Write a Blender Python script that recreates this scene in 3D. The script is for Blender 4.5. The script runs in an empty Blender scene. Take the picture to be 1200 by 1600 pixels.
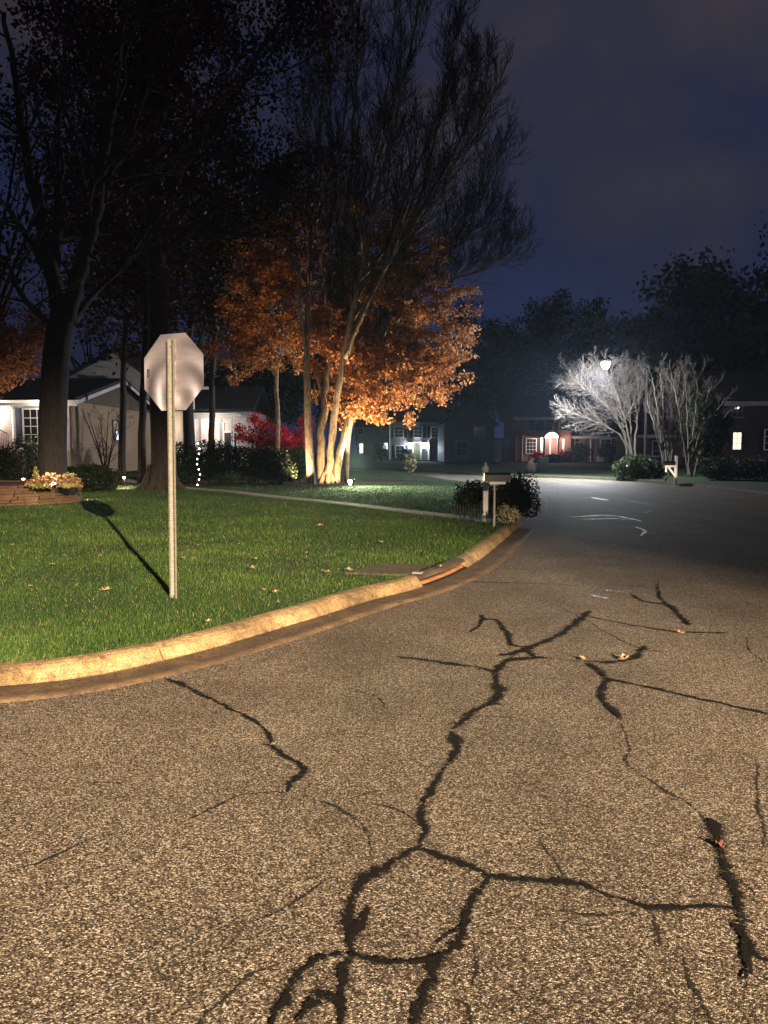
import bpy, math, random
import numpy as np
from mathutils import Vector, Matrix
from mathutils.geometry import delaunay_2d_cdt

scene = bpy.context.scene
COL = scene.collection
R = math.radians
random.seed(7)
NP = np.random.default_rng(11)

# ------------------------------------------------------------------ camera
F_PX, CAM_Z, TANP = 1180.0, 1.65, 0.0822
PIT = math.atan(TANP)
cam_d = bpy.data.cameras.new('camera')
cam = bpy.data.objects.new('camera', cam_d)
COL.objects.link(cam)
cam.location = (0, 0, CAM_Z)
cam.rotation_euler = (math.pi / 2 - PIT, 0, 0)
cam_d.sensor_fit = 'VERTICAL'
cam_d.sensor_height = 24.0
cam_d.sensor_width = 18.0
cam_d.lens = 24.0 * F_PX / 1600.0
cam_d.clip_start = 0.05
cam_d.clip_end = 2000
scene.camera = cam

# ------------------------------------------------------------------ render look
scene.view_settings.view_transform = 'Standard'
scene.view_settings.look = 'None'
scene.view_settings.exposure = 0.0
scene.view_settings.gamma = 1.0
scene.view_settings.use_curve_mapping = False
scene.render.engine = 'CYCLES'
scene.cycles.use_denoising = True
scene.cycles.max_bounces = 4
scene.cycles.transparent_max_bounces = 8
scene.cycles.sample_clamp_indirect = 3.0
scene.cycles.caustics_reflective = False
scene.cycles.caustics_refractive = False

# ------------------------------------------------------------------ night sky (world)
world = bpy.data.worlds.new('World')
scene.world = world
world.use_nodes = True
wn, wl_ = world.node_tree.nodes, world.node_tree.links
wn.clear()
wo = wn.new('ShaderNodeOutputWorld')
bg = wn.new('ShaderNodeBackground')
tc = wn.new('ShaderNodeTexCoord')
sep = wn.new('ShaderNodeSeparateXYZ')
wl_.new(tc.outputs['Generated'], sep.inputs[0])
ramp = wn.new('ShaderNodeValToRGB')
ramp.color_ramp.elements[0].position = 0.0
ramp.color_ramp.elements[0].color = (0.0125, 0.0185, 0.056, 1)
ramp.color_ramp.elements[1].position = 0.62
ramp.color_ramp.elements[1].color = (0.030, 0.027, 0.036, 1)
e = ramp.color_ramp.elements.new(0.25); e.color = (0.0128, 0.0160, 0.041, 1)
e = ramp.color_ramp.elements.new(0.42); e.color = (0.0205, 0.0200, 0.036, 1)
nz = wn.new('ShaderNodeTexNoise'); nz.inputs['Scale'].default_value = 4.2
nz.inputs['Detail'].default_value = 5; nz.inputs['Roughness'].default_value = 0.5
nz.inputs['Distortion'].default_value = 0.6
wl_.new(tc.outputs['Generated'], nz.inputs['Vector'])
# clouds push the ramp position up and down
m1 = wn.new('ShaderNodeMath'); m1.operation = 'MULTIPLY_ADD'
m1.inputs[1].default_value = 1.25; m1.inputs[2].default_value = -0.63
wl_.new(nz.outputs['Fac'], m1.inputs[0])
m2 = wn.new('ShaderNodeMath'); m2.operation = 'ADD'
wl_.new(sep.outputs['Z'], m2.inputs[0]); wl_.new(m1.outputs[0], m2.inputs[1])
wl_.new(m2.outputs[0], ramp.inputs[0])
# the sky is darker to the west (left), away from the town glow
m3 = wn.new('ShaderNodeMapRange'); m3.inputs['From Min'].default_value = -0.42; m3.inputs['From Max'].default_value = 0.12
m3.inputs['To Min'].default_value = 0.78; m3.inputs['To Max'].default_value = 1.0
wl_.new(sep.outputs['X'], m3.inputs['Value'])
mm = wn.new('ShaderNodeMixRGB'); mm.blend_type = 'MULTIPLY'; mm.inputs[0].default_value = 1
wl_.new(ramp.outputs[0], mm.inputs[1]); wl_.new(m3.outputs[0], mm.inputs[2])
wl_.new(mm.outputs[0], bg.inputs['Color'])
bg.inputs['Strength'].default_value = 1.3
wl_.new(bg.outputs[0], wo.inputs['Surface'])

# ------------------------------------------------------------------ the warm street lamp behind the photographer
def aim(o, target):
    o.rotation_euler = (Vector(target) - Vector(o.location)).to_track_quat('-Z', 'Y').to_euler()

KEY_POS = (12.4, -24.2, 8.8)
kd = bpy.data.lights.new('street_lamp_light', 'SPOT')
kd.energy = 365000.0
kd.color = (1.0, 0.765, 0.53)
kd.shadow_soft_size = 0.12
kd.spot_size = R(27)
kd.spot_blend = 1.0
key = bpy.data.objects.new('street_lamp_light', kd)
COL.objects.link(key)
key.location = KEY_POS
aim(key, (2.0, -0.8, 0.0))

# ------------------------------------------------------------------ picture -> place helpers
SP, CP = math.sin(PIT), math.cos(PIT)
def ray(u, v):
    a, b = (u - 600.0) / F_PX, (800.0 - v) / F_PX
    return Vector((a, b * SP + CP, b * CP - SP))
def W(u, v, Y):
    d = ray(u, v)
    return Vector((0, 0, CAM_Z)) + d * (Y / d.y)
def G(u, v, z=0.0):
    d = ray(u, v)
    return Vector((0, 0, CAM_Z)) + d * ((z - CAM_Z) / d.z)
def X(u, Y, v=700): return W(u, v, Y).x
def Z(v, Y): return W(600, v, Y).z

# ------------------------------------------------------------------ object helpers
def wloc(o):
    p = Vector((0, 0, 0))
    while o is not None:
        p = p + Vector(o.location); o = o.parent
    return p
def tag(o, label=None, cat=None, group=None, kind=None):
    if label: o['label'] = label
    if cat: o['category'] = cat
    if group: o['group'] = group
    if kind: o['kind'] = kind
    return o
def thing(name, label, cat, loc, group=None):
    o = bpy.data.objects.new(name, None)
    COL.objects.link(o); o.location = loc
    o.empty_display_size = 0.2
    return tag(o, label, cat, group)
def copy_tree(o, parent=None):
    c = o.copy(); COL.objects.link(c)
    if parent is not None: c.parent = parent
    for ch in list(o.children): copy_tree(ch, c)
    return c
def light(name, typ, loc, power, color, parent=None, size=0.05, target=None, cone=60, blend=0.6):
    d = bpy.data.lights.new(name, typ); d.energy = power; d.color = color; d.shadow_soft_size = size
    o = bpy.data.objects.new(name, d); COL.objects.link(o)
    o.location = loc
    if typ == 'SPOT': d.spot_size = R(cone); d.spot_blend = blend
    if target is not None: aim(o, target)
    if parent is not None:
        o.location = Vector(loc) - wloc(parent); o.parent = parent
    return o

class MB:
    def __init__(s): s.v = []; s.f = []; s.m = []; s.mi = 0; s.T = None
    def add(s, vs, fs):
        n = len(s.v)
        if s.T is not None: vs = [s.T @ Vector(p) for p in vs]
        s.v.extend([tuple(p) for p in vs]); s.f.extend([tuple(i + n for i in f) for f in fs]); s.m.extend([s.mi] * len(fs))
    def box(s, x0, x1, y0, y1, z0, z1, j=0.0):
        vs = [(x, y, z) for z in (z0, z1) for y in (y0, y1) for x in (x0, x1)]
        if j: vs = [tuple(c + random.uniform(-j, j) for c in p) for p in vs]
        s.add(vs, [(0, 2, 3, 1), (4, 5, 7, 6), (0, 1, 5, 4), (2, 6, 7, 3), (0, 4, 6, 2), (1, 3, 7, 5)])
    def cbox(s, x0, x1, y0, y1, z0, z1, c):           # chamfered box (vertical and top edges)
        p = [(x0 + c, y0), (x1 - c, y0), (x1, y0 + c), (x1, y1 - c), (x1 - c, y1), (x0 + c, y1), (x0, y1 - c), (x0, y0 + c)]
        cx, cy = (x0 + x1) / 2, (y0 + y1) / 2
        ins = [(cx + (a - cx) * (1 - 2 * c / (x1 - x0)), cy + (b - cy) * (1 - 2 * c / (y1 - y0))) for a, b in p]
        rings = [[(a, b, z0) for a, b in p], [(a, b, z1 - c) for a, b in p], [(a, b, z1) for a, b in ins]]
        vs = sum(rings, []); fs = [tuple(range(7, -1, -1)), tuple(range(16, 24))]
        for k in (0, 8):
            for i in range(8): fs.append((k + i, k + (i + 1) % 8, k + 8 + (i + 1) % 8, k + 8 + i))
        s.add(vs, fs)
    def poly(s, pts): s.add(pts, [tuple(range(len(pts)))])
    def prism(s, pts, off):                            # polygon (3D points) extruded by a vector
        n = len(pts); off = Vector(off)
        vs = [Vector(p) for p in pts] + [Vector(p) + off for p in pts]
        fs = [tuple(range(n)), tuple(range(2 * n - 1, n - 1, -1))]
        for i in range(n): fs.append((i, n + i, n + (i + 1) % n, (i + 1) % n))
        s.add(vs, fs)
    def tube(s, pts, rad, sides=6, cap=True):
        pts = [Vector(p) for p in pts]
        if not hasattr(rad, '__len__'): rad = [rad] * len(pts)
        vs = []; fs = []
        for i, p in enumerate(pts):
            t = (pts[min(i + 1, len(pts) - 1)] - pts[max(i - 1, 0)])
            if t.length < 1e-9: t = Vector((0, 0, 1))
            t.normalize()
            ref = Vector((1, 0, 0)) if abs(t.x) < 0.8 else Vector((0, 1, 0))
            a = t.cross(ref).normalized(); b = t.cross(a)
            for k in range(sides):
                w = 2 * math.pi * k / sides
                vs.append(p + (a * math.cos(w) + b * math.sin(w)) * rad[i])
        for i in range(len(pts) - 1):
            for k in range(sides):
                q = (k + 1) % sides
                fs.append((i * sides + k, i * sides + q, (i + 1) * sides + q, (i + 1) * sides + k))
        if cap:
            fs.append(tuple(range(sides - 1, -1, -1)))
            fs.append(tuple((len(pts) - 1) * sides + k for k in range(sides)))
        s.add(vs, fs)
    def lathe(s, c, prof, sides=14):                   # prof: list of (r, z) about a vertical axis at c
        s.tube([(c[0], c[1], c[2] + z) for r, z in prof], [max(r, 1e-4) for r, z in prof], sides)
    def build(s, name, mats, parent=None, smooth=False, loc=None):
        org = wloc(parent) if parent is not None else (Vector(loc) if loc is not None else Vector((0, 0, 0)))
        me = bpy.data.meshes.new(name)
        me.from_pydata([(a - org.x, b - org.y, c - org.z) for a, b, c in s.v], [], s.f)
        if not isinstance(mats, (list, tuple)): mats = [mats]
        for m in mats: me.materials.append(m)
        if len(mats) > 1: me.polygons.foreach_set('material_index', s.m)
        if smooth: me.polygons.foreach_set('use_smooth', [True] * len(s.f))
        me.update()
        o = bpy.data.objects.new(name, me); COL.objects.link(o)
        if parent is not None: o.parent = parent
        elif loc is not None: o.location = loc
        return o

def mesh_np(name, verts, nper, mat, parent=None, tint=None, loc=None, tris=None):
    """verts: (N*nper,3) array, one n-gon per nper vertices (or explicit tris per leaf)."""
    org = wloc(parent) if parent is not None else (Vector(loc) if loc is not None else Vector((0, 0, 0)))
    verts = verts - np.array(org[:])
    me = bpy.data.meshes.new(name)
    n = len(verts) // nper
    if tris is None: tris = [list(range(nper))]
    loops = np.concatenate([(np.arange(n)[:, None] * nper + np.array(t)[None, :]) for t in tris], axis=0) if len({len(t) for t in tris}) == 1 else None
    k = len(tris[0])
    nf = len(loops)
    me.vertices.add(len(verts)); me.vertices.foreach_set('co', verts.astype(np.float32).ravel())
    me.loops.add(nf * k); me.loops.foreach_set('vertex_index', loops.astype(np.int32).ravel())
    me.polygons.add(nf)
    me.polygons.foreach_set('loop_start', np.arange(nf, dtype=np.int32) * k)
    me.polygons.foreach_set('loop_total', np.full(nf, k, dtype=np.int32))
    me.materials.append(mat)
    if tint is not None:
        at = me.attributes.new('tint', 'FLOAT', 'POINT')
        at.data.foreach_set('value', np.repeat(tint, nper).astype(np.float32))
    me.update(calc_edges=True); me.validate()
    o = bpy.data.objects.new(name, me); COL.objects.link(o)
    if parent is not None: o.parent = parent
    elif loc is not None: o.location = loc
    return o

# ------------------------------------------------------------------ materials
def newmat(name):
    m = bpy.data.materials.new(name); m.use_nodes = True
    nt = m.node_tree; nt.nodes.clear()
    out = nt.nodes.new('ShaderNodeOutputMaterial')
    return m, nt, out
def N(nt, typ, **kw):
    n = nt.nodes.new(typ)
    for k, v in kw.items():
        if k.startswith('i_'):
            n.inputs[k[2:].replace('_', ' ')].default_value = v
        else: setattr(n, k, v)
    return n
def rgb(c): return (c[0], c[1], c[2], 1)
def ramp_node(nt, stops, src=None, interp='LINEAR'):
    r = nt.nodes.new('ShaderNodeValToRGB'); cr = r.color_ramp; cr.interpolation = interp
    cr.elements[0].position = stops[0][0]; cr.elements[0].color = rgb(stops[0][1])
    cr.elements[1].position = stops[-1][0]; cr.elements[1].color = rgb(stops[-1][1])
    for p, c in stops[1:-1]:
        e = cr.elements.new(p); e.color = rgb(c)
    if src is not None: nt.links.new(src, r.inputs[0])
    return r
def pm(name, c1, c2, scale=6.0, rough=0.8, bump=0.0, stretch=(1, 1, 1), metal=0.0, detail=5, bdist=0.01, spec=0.4):
    m, nt, out = newmat(name); L = nt.links
    b = N(nt, 'ShaderNodeBsdfPrincipled', i_Roughness=rough, i_Metallic=metal)
    b.inputs['Specular IOR Level'].default_value = spec
    tc = N(nt, 'ShaderNodeTexCoord'); mp = N(nt, 'ShaderNodeMapping'); mp.inputs['Scale'].default_value = stretch
    L.new(tc.outputs['Object'], mp.inputs['Vector'])
    nz = N(nt, 'ShaderNodeTexNoise', i_Scale=scale, i_Detail=detail, i_Roughness=0.62)
    L.new(mp.outputs[0], nz.inputs['Vector'])
    r = ramp_node(nt, [(0.3, c1), (0.7, c2)], nz.outputs['Fac'])
    L.new(r.outputs[0], b.inputs['Base Color'])
    if bump:
        bp = N(nt, 'ShaderNodeBump', i_Strength=bump, i_Distance=bdist)
        L.new(nz.outputs['Fac'], bp.inputs['Height']); L.new(bp.outputs[0], b.inputs['Normal'])
    L.new(b.outputs[0], out.inputs[0])
    return m
def emis(name, c, s):
    m, nt, out = newmat(name)
    e = N(nt, 'ShaderNodeEmission', i_Color=rgb(c), i_Strength=s)
    nt.links.new(e.outputs[0], out.inputs[0]); return m
def leafmat(name, ca, cb, trans=0.35, rough=0.6):
    m, nt, out = newmat(name); L = nt.links
    at = N(nt, 'ShaderNodeAttribute', attribute_name='tint')
    mx = N(nt, 'ShaderNodeMixRGB'); mx.inputs[1].default_value = rgb(ca); mx.inputs[2].default_value = rgb(cb)
    L.new(at.outputs['Fac'], mx.inputs[0])
    b = N(nt, 'ShaderNodeBsdfPrincipled', i_Roughness=rough); b.inputs['Specular IOR Level'].default_value = 0.3
    t = N(nt, 'ShaderNodeBsdfTranslucent')
    L.new(mx.outputs[0], b.inputs['Base Color']); L.new(mx.outputs[0], t.inputs['Color'])
    s = N(nt, 'ShaderNodeMixShader'); s.inputs[0].default_value = trans
    L.new(b.outputs[0], s.inputs[1]); L.new(t.outputs[0], s.inputs[2]); L.new(s.outputs[0], out.inputs[0])
    return m
def brickmat(name, c1, c2, mortar):
    m, nt, out = newmat(name); L = nt.links
    tc = N(nt, 'ShaderNodeTexCoord'); sp = N(nt, 'ShaderNodeSeparateXYZ'); L.new(tc.outputs['Object'], sp.inputs[0])
    ad = N(nt, 'ShaderNodeMath', operation='ADD'); L.new(sp.outputs['X'], ad.inputs[0]); L.new(sp.outputs['Y'], ad.inputs[1])
    cb = N(nt, 'ShaderNodeCombineXYZ'); L.new(ad.outputs[0], cb.inputs[0]); L.new(sp.outputs['Z'], cb.inputs[1])
    br = N(nt, 'ShaderNodeTexBrick', i_Scale=1.0)
    br.inputs['Color1'].default_value = rgb(c1); br.inputs['Color2'].default_value = rgb(c2); br.inputs['Mortar'].default_value = rgb(mortar)
    br.inputs['Brick Width'].default_value = 0.22; br.inputs['Row Height'].default_value = 0.075; br.inputs['Mortar Size'].default_value = 0.008
    L.new(cb.outputs[0], br.inputs['Vector'])
    nz = N(nt, 'ShaderNodeTexNoise', i_Scale=1.3, i_Detail=4.0); L.new(tc.outputs['Object'], nz.inputs['Vector'])
    mx = N(nt, 'ShaderNodeMixRGB', blend_type='MULTIPLY'); mx.inputs[0].default_value = 0.6
    r = ramp_node(nt, [(0.3, (0.6, 0.6, 0.6)), (0.7, (1, 1, 1))], nz.outputs['Fac'])
    L.new(br.outputs['Color'], mx.inputs[1]); L.new(r.outputs[0], mx.inputs[2])
    b = N(nt, 'ShaderNodeBsdfPrincipled', i_Roughness=0.85); L.new(mx.outputs[0], b.inputs['Base Color'])
    bp = N(nt, 'ShaderNodeBump', i_Strength=0.6, i_Distance=0.01); bp.invert = True
    L.new(br.outputs['Fac'], bp.inputs['Height']); L.new(bp.outputs[0], b.inputs['Normal'])
    L.new(b.outputs[0], out.inputs[0]); return m
def sidingmat(name, c, board=0.19):
    m, nt, out = newmat(name); L = nt.links
    tc = N(nt, 'ShaderNodeTexCoord'); sp = N(nt, 'ShaderNodeSeparateXYZ'); L.new(tc.outputs['Object'], sp.inputs[0])
    dv = N(nt, 'ShaderNodeMath', operation='DIVIDE'); dv.inputs[1].default_value = board; L.new(sp.outputs['Z'], dv.inputs[0])
    fr = N(nt, 'ShaderNodeMath', operation='FRACT'); L.new(dv.outputs[0], fr.inputs[0])
    nz = N(nt, 'ShaderNodeTexNoise', i_Scale=0.9, i_Detail=6.0); L.new(tc.outputs['Object'], nz.inputs['Vector'])
    r = ramp_node(nt, [(0.3, tuple(k * 0.72 for k in c)), (0.7, c)], nz.outputs['Fac'])
    b = N(nt, 'ShaderNodeBsdfPrincipled', i_Roughness=0.6); L.new(r.outputs[0], b.inputs['Base Color'])
    bp = N(nt, 'ShaderNodeBump', i_Strength=0.9, i_Distance=0.03); bp.invert = True
    L.new(fr.outputs[0], bp.inputs['Height']); L.new(bp.outputs[0], b.inputs['Normal'])
    L.new(b.outputs[0], out.inputs[0]); return m

# asphalt: chip-seal aggregate, shared by the road sheet
def asphalt_color(nt):
    L = nt.links
    tc = N(nt, 'ShaderNodeTexCoord')
    wn_ = N(nt, 'ShaderNodeTexNoise', i_Scale=70.0, i_Detail=2.0); L.new(tc.outputs['Object'], wn_.inputs['Vector'])
    dm = N(nt, 'ShaderNodeVectorMath', operation='SCALE'); dm.inputs['Scale'].default_value = 0.012
    L.new(wn_.outputs['Color'], dm.inputs[0])
    av = N(nt, 'ShaderNodeVectorMath', operation='ADD'); L.new(tc.outputs['Object'], av.inputs[0]); L.new(dm.outputs[0], av.inputs[1])
    vo = N(nt, 'ShaderNodeTexVoronoi', i_Scale=168.0, i_Randomness=1.0, voronoi_dimensions='2D'); L.new(av.outputs[0], vo.inputs['Vector'])
    sc = N(nt, 'ShaderNodeSeparateColor'); L.new(vo.outputs['Color'], sc.inputs[0])
    cr = ramp_node(nt, [(0.0, (0.022, 0.018, 0.014)), (0.30, (0.060, 0.049, 0.037)), (0.55, (0.135, 0.113, 0.087)), (0.78, (0.240, 0.205, 0.160)), (0.91, (0.40, 0.36, 0.295)), (1.0, (0.60, 0.55, 0.47))], sc.outputs[0])
    # matrix between the stones
    er = ramp_node(nt, [(0.30, (1, 1, 1)), (0.62, (0.52, 0.49, 0.46))], vo.outputs['Distance'])
    mx = N(nt, 'ShaderNodeMixRGB', blend_type='MULTIPLY'); mx.inputs[0].default_value = 1.0
    L.new(cr.outputs[0], mx.inputs[1]); L.new(er.outputs[0], mx.inputs[2])
    # broad patchiness and wheel polish
    n2 = N(nt, 'ShaderNodeTexNoise', i_Scale=0.9, i_Detail=7.0, i_Roughness=0.65); L.new(tc.outputs['Object'], n2.inputs['Vector'])
    r2 = ramp_node(nt, [(0.3, (0.70, 0.68, 0.66)), (0.7, (1.22, 1.19, 1.14))], n2.outputs['Fac'])
    m2 = N(nt, 'ShaderNodeMixRGB', blend_type='MULTIPLY'); m2.inputs[0].default_value = 1.0
    L.new(mx.outputs[0], m2.inputs[1]); L.new(r2.outputs[0], m2.inputs[2])
    n4 = N(nt, 'ShaderNodeTexNoise', i_Scale=1.6, i_Detail=3.0, i_Distortion=0.8); L.new(tc.outputs['Object'], n4.inputs['Vector'])
    r4 = ramp_node(nt, [(0.63, (1, 1, 1)), (0.74, (0.66, 0.64, 0.62))], n4.outputs['Fac'])
    mp5 = N(nt, 'ShaderNodeMapping'); mp5.inputs['Rotation'].default_value = (0, 0, 0.12); mp5.inputs['Scale'].default_value = (0.55, 0.06, 1); L.new(tc.outputs['Object'], mp5.inputs[0])
    n5 = N(nt, 'ShaderNodeTexNoise', i_Scale=1.0, i_Detail=2.0); L.new(mp5.outputs[0], n5.inputs['Vector'])
    r5 = ramp_node(nt, [(0.35, (0.80, 0.79, 0.78)), (0.65, (1.12, 1.12, 1.12))], n5.outputs['Fac'])
    m4 = N(nt, 'ShaderNodeMixRGB', blend_type='MULTIPLY'); m4.inputs[0].default_value = 1.0; L.new(m2.outputs[0], m4.inputs[1]); L.new(r4.outputs[0], m4.inputs[2])
    m5 = N(nt, 'ShaderNodeMixRGB', blend_type='MULTIPLY'); m5.inputs[0].default_value = 1.0; L.new(m4.outputs[0], m5.inputs[1]); L.new(r5.outputs[0], m5.inputs[2])
    return tc, m5.outputs[0], vo, n2
def asphaltmat():
    m, nt, out = newmat('asphalt'); L = nt.links
    tc, colr, vo, n2 = asphalt_color(nt)
    b = N(nt, 'ShaderNodeBsdfPrincipled', i_Roughness=0.8); b.inputs['Specular IOR Level'].default_value = 0.14
    L.new(colr, b.inputs['Base Color'])
    bp = N(nt, 'ShaderNodeBump', i_Strength=0.4, i_Distance=0.004); bp.invert = True
    L.new(vo.outputs['Distance'], bp.inputs['Height']); L.new(bp.outputs[0], b.inputs['Normal'])
    L.new(b.outputs[0], out.inputs[0]); return m
def tarmat(name='crack_tar', dark=(0.012, 0.012, 0.013), rough=0.33, edge=0.56):
    """UV.x across the ribbon 0..1: ragged tar that lets stones through at its rim"""
    m, nt, out = newmat(name); L = nt.links
    uv = N(nt, 'ShaderNodeUVMap', uv_map='UVMap'); sp = N(nt, 'ShaderNodeSeparateXYZ'); L.new(uv.outputs[0], sp.inputs[0])
    a = N(nt, 'ShaderNodeMath', operation='SUBTRACT'); a.inputs[1].default_value = 0.5; L.new(sp.outputs['X'], a.inputs[0])
    ab = N(nt, 'ShaderNodeMath', operation='ABSOLUTE'); L.new(a.outputs[0], ab.inputs[0])
    tc = N(nt, 'ShaderNodeTexCoord')
    nz = N(nt, 'ShaderNodeTexNoise', i_Scale=26.0, i_Detail=6.0, i_Roughness=0.75); L.new(tc.outputs['Object'], nz.inputs['Vector'])
    nb = N(nt, 'ShaderNodeTexNoise', i_Scale=7.0, i_Detail=2.0); L.new(tc.outputs['Object'], nb.inputs['Vector'])
    s1 = N(nt, 'ShaderNodeMath', operation='MULTIPLY_ADD'); s1.inputs[1].default_value = 0.75; L.new(nz.outputs['Fac'], s1.inputs[0]); L.new(ab.outputs[0], s1.inputs[2])
    s2 = N(nt, 'ShaderNodeMath', operation='MULTIPLY_ADD'); s2.inputs[1].default_value = 0.35; L.new(nb.outputs['Fac'], s2.inputs[0]); L.new(s1.outputs[0], s2.inputs[2])
    ng = N(nt, 'ShaderNodeTexNoise', i_Scale=95.0, i_Detail=3.0, i_Roughness=0.6); L.new(tc.outputs['Object'], ng.inputs['Vector'])
    s4 = N(nt, 'ShaderNodeMath', operation='MULTIPLY_ADD'); s4.inputs[1].default_value = 0.55; L.new(ng.outputs['Fac'], s4.inputs[0]); L.new(s2.outputs[0], s4.inputs[2]); s2 = s4; edge += 0.275
    rr = N(nt, 'ShaderNodeMapRange'); rr.inputs['From Min'].default_value = edge + 0.06; rr.inputs['From Max'].default_value = edge + 0.22
    L.new(s2.outputs[0], rr.inputs['Value'])
    b = N(nt, 'ShaderNodeBsdfPrincipled', i_Roughness=rough); b.inputs['Base Color'].default_value = rgb(dark)
    b.inputs['Specular IOR Level'].default_value = 0.35 if rough < .5 else 0.08
    n3 = N(nt, 'ShaderNodeTexNoise', i_Scale=120.0, i_Detail=3.0); L.new(tc.outputs['Object'], n3.inputs['Vector'])
    bp = N(nt, 'ShaderNodeBump', i_Strength=0.5, i_Distance=0.004); L.new(n3.outputs['Fac'], bp.inputs['Height']); L.new(bp.outputs[0], b.inputs['Normal'])
    tr = N(nt, 'ShaderNodeBsdfTransparent'); mx = N(nt, 'ShaderNodeMixShader')
    L.new(rr.outputs[0], mx.inputs[0]); L.new(b.outputs[0], mx.inputs[1]); L.new(tr.outputs[0], mx.inputs[2])
    L.new(mx.outputs[0], out.inputs[0]); return m
def concretemat(name, ca, cb, stain, bump=0.5):
    m, nt, out = newmat(name); L = nt.links
    tc = N(nt, 'ShaderNodeTexCoord')
    n1 = N(nt, 'ShaderNodeTexNoise', i_Scale=2.2, i_Detail=8.0, i_Roughness=0.7); L.new(tc.outputs['Object'], n1.inputs['Vector'])
    r1 = ramp_node(nt, [(0.32, stain), (0.5, ca), (0.72, cb)], n1.outputs['Fac'])
    n2 = N(nt, 'ShaderNodeTexNoise', i_Scale=75.0, i_Detail=4.0, i_Roughness=0.7); L.new(tc.outputs['Object'], n2.inputs['Vector'])
    r2 = ramp_node(nt, [(0.36, (0.42, 0.38, 0.33)), (0.6, (1.1, 1.1, 1.1))], n2.outputs['Fac'])
    mx = N(nt, 'ShaderNodeMixRGB', blend_type='MULTIPLY'); mx.inputs[0].default_value = 0.9
    L.new(r1.outputs[0], mx.inputs[1]); L.new(r2.outputs[0], mx.inputs[2])
    n3 = N(nt, 'ShaderNodeTexNoise', i_Scale=15.0, i_Detail=5.0, i_Roughness=0.75); L.new(tc.outputs['Object'], n3.inputs['Vector'])
    r3 = ramp_node(nt, [(0.34, (0.30, 0.24, 0.19)), (0.50, (0.92, 0.90, 0.88)), (0.75, (1.15, 1.14, 1.12))], n3.outputs['Fac'])
    mz = N(nt, 'ShaderNodeMixRGB', blend_type='MULTIPLY'); mz.inputs[0].default_value = 0.75; L.new(mx.outputs[0], mz.inputs[1]); L.new(r3.outputs[0], mz.inputs[2]); mx = mz
    b = N(nt, 'ShaderNodeBsdfPrincipled', i_Roughness=0.85); L.new(mx.outputs[0], b.inputs['Base Color'])
    bp = N(nt, 'ShaderNodeBump', i_Strength=bump, i_Distance=0.012); L.new(n2.outputs['Fac'], bp.inputs['Height'])
    bq = N(nt, 'ShaderNodeBump', i_Strength=0.5, i_Distance=0.05); L.new(n1.outputs['Fac'], bq.inputs['Height']); L.new(bp.outputs[0], bq.inputs['Normal'])
    L.new(bq.outputs[0], b.inputs['Normal']); L.new(b.outputs[0], out.inputs[0]); return m
def barkmat(name, ca, cb, bump=0.8):
    m, nt, out = newmat(name); L = nt.links
    tc = N(nt, 'ShaderNodeTexCoord'); mp = N(nt, 'ShaderNodeMapping'); mp.inputs['Scale'].default_value = (7, 7, 1.6)
    L.new(tc.outputs['Object'], mp.inputs[0])
    nz = N(nt, 'ShaderNodeTexNoise', i_Scale=2.6, i_Detail=7.0, i_Roughness=0.7); L.new(mp.outputs[0], nz.inputs['Vector'])
    r = ramp_node(nt, [(0.36, ca), (0.62, cb)], nz.outputs['Fac'])
    b = N(nt, 'ShaderNodeBsdfPrincipled', i_Roughness=0.9); L.new(r.outputs[0], b.inputs['Base Color'])
    bp = N(nt, 'ShaderNodeBump', i_Strength=bump, i_Distance=0.04); L.new(nz.outputs['Fac'], bp.inputs['Height']); L.new(bp.outputs[0], b.inputs['Normal'])
    L.new(b.outputs[0], out.inputs[0]); return m

M = {}
M['asphalt'] = asphaltmat()
M['tar'] = tarmat('crack_tar', (0.0075, 0.0065, 0.0055), 0.9)
M['tarwet'] = tarmat('glossy_tar', (0.012, 0.012, 0.013), 0.38)
M['hair'] = tarmat('hairline_crack', (0.02, 0.017, 0.014), 0.9, 0.50)
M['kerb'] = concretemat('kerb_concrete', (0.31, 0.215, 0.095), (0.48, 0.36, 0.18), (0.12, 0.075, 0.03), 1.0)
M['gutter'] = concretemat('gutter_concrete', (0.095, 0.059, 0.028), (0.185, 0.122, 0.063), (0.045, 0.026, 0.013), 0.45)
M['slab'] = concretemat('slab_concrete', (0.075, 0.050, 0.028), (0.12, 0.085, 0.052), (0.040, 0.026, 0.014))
M['walk'] = concretemat('walk_concrete', (0.40, 0.36, 0.32), (0.52, 0.48, 0.43), (0.26, 0.23, 0.20))
M['soil'] = pm('lawn_soil', (0.010, 0.020, 0.004), (0.028, 0.046, 0.010), 9, 0.95, 0.6, bdist=0.03)
M['farlawn'] = pm('far_lawn_grass', (0.018, 0.034, 0.010), (0.045, 0.075, 0.022), 5, 0.95, 0.8, detail=9, bdist=0.05)
M['ground'] = pm('ground_earth', (0.012, 0.015, 0.008), (0.03, 0.03, 0.018), 0.6, 0.95, 0.3)
M['mulch'] = pm('mulch_bark', (0.035, 0.018, 0.010), (0.13, 0.065, 0.035), 26, 0.95, 1.0, detail=8, bdist=0.04)
M['grass'] = leafmat('grass_blade', (0.018, 0.050, 0.006), (0.085, 0.135, 0.026), 0.30, 0.55)
_nt = M['grass'].node_tree
_at = [n for n in _nt.nodes if n.type == 'ATTRIBUTE'][0]; _mx = [n for n in _nt.nodes if n.type == 'MIX_RGB'][0]
_gr = ramp_node(_nt, [(0.0, (0.015, 0.044, 0.006)), (0.40, (0.052, 0.108, 0.016)), (0.72, (0.115, 0.170, 0.031)), (0.86, (0.16, 0.165, 0.045)), (1.0, (0.34, 0.26, 0.10))], _at.outputs['Fac'])
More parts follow.
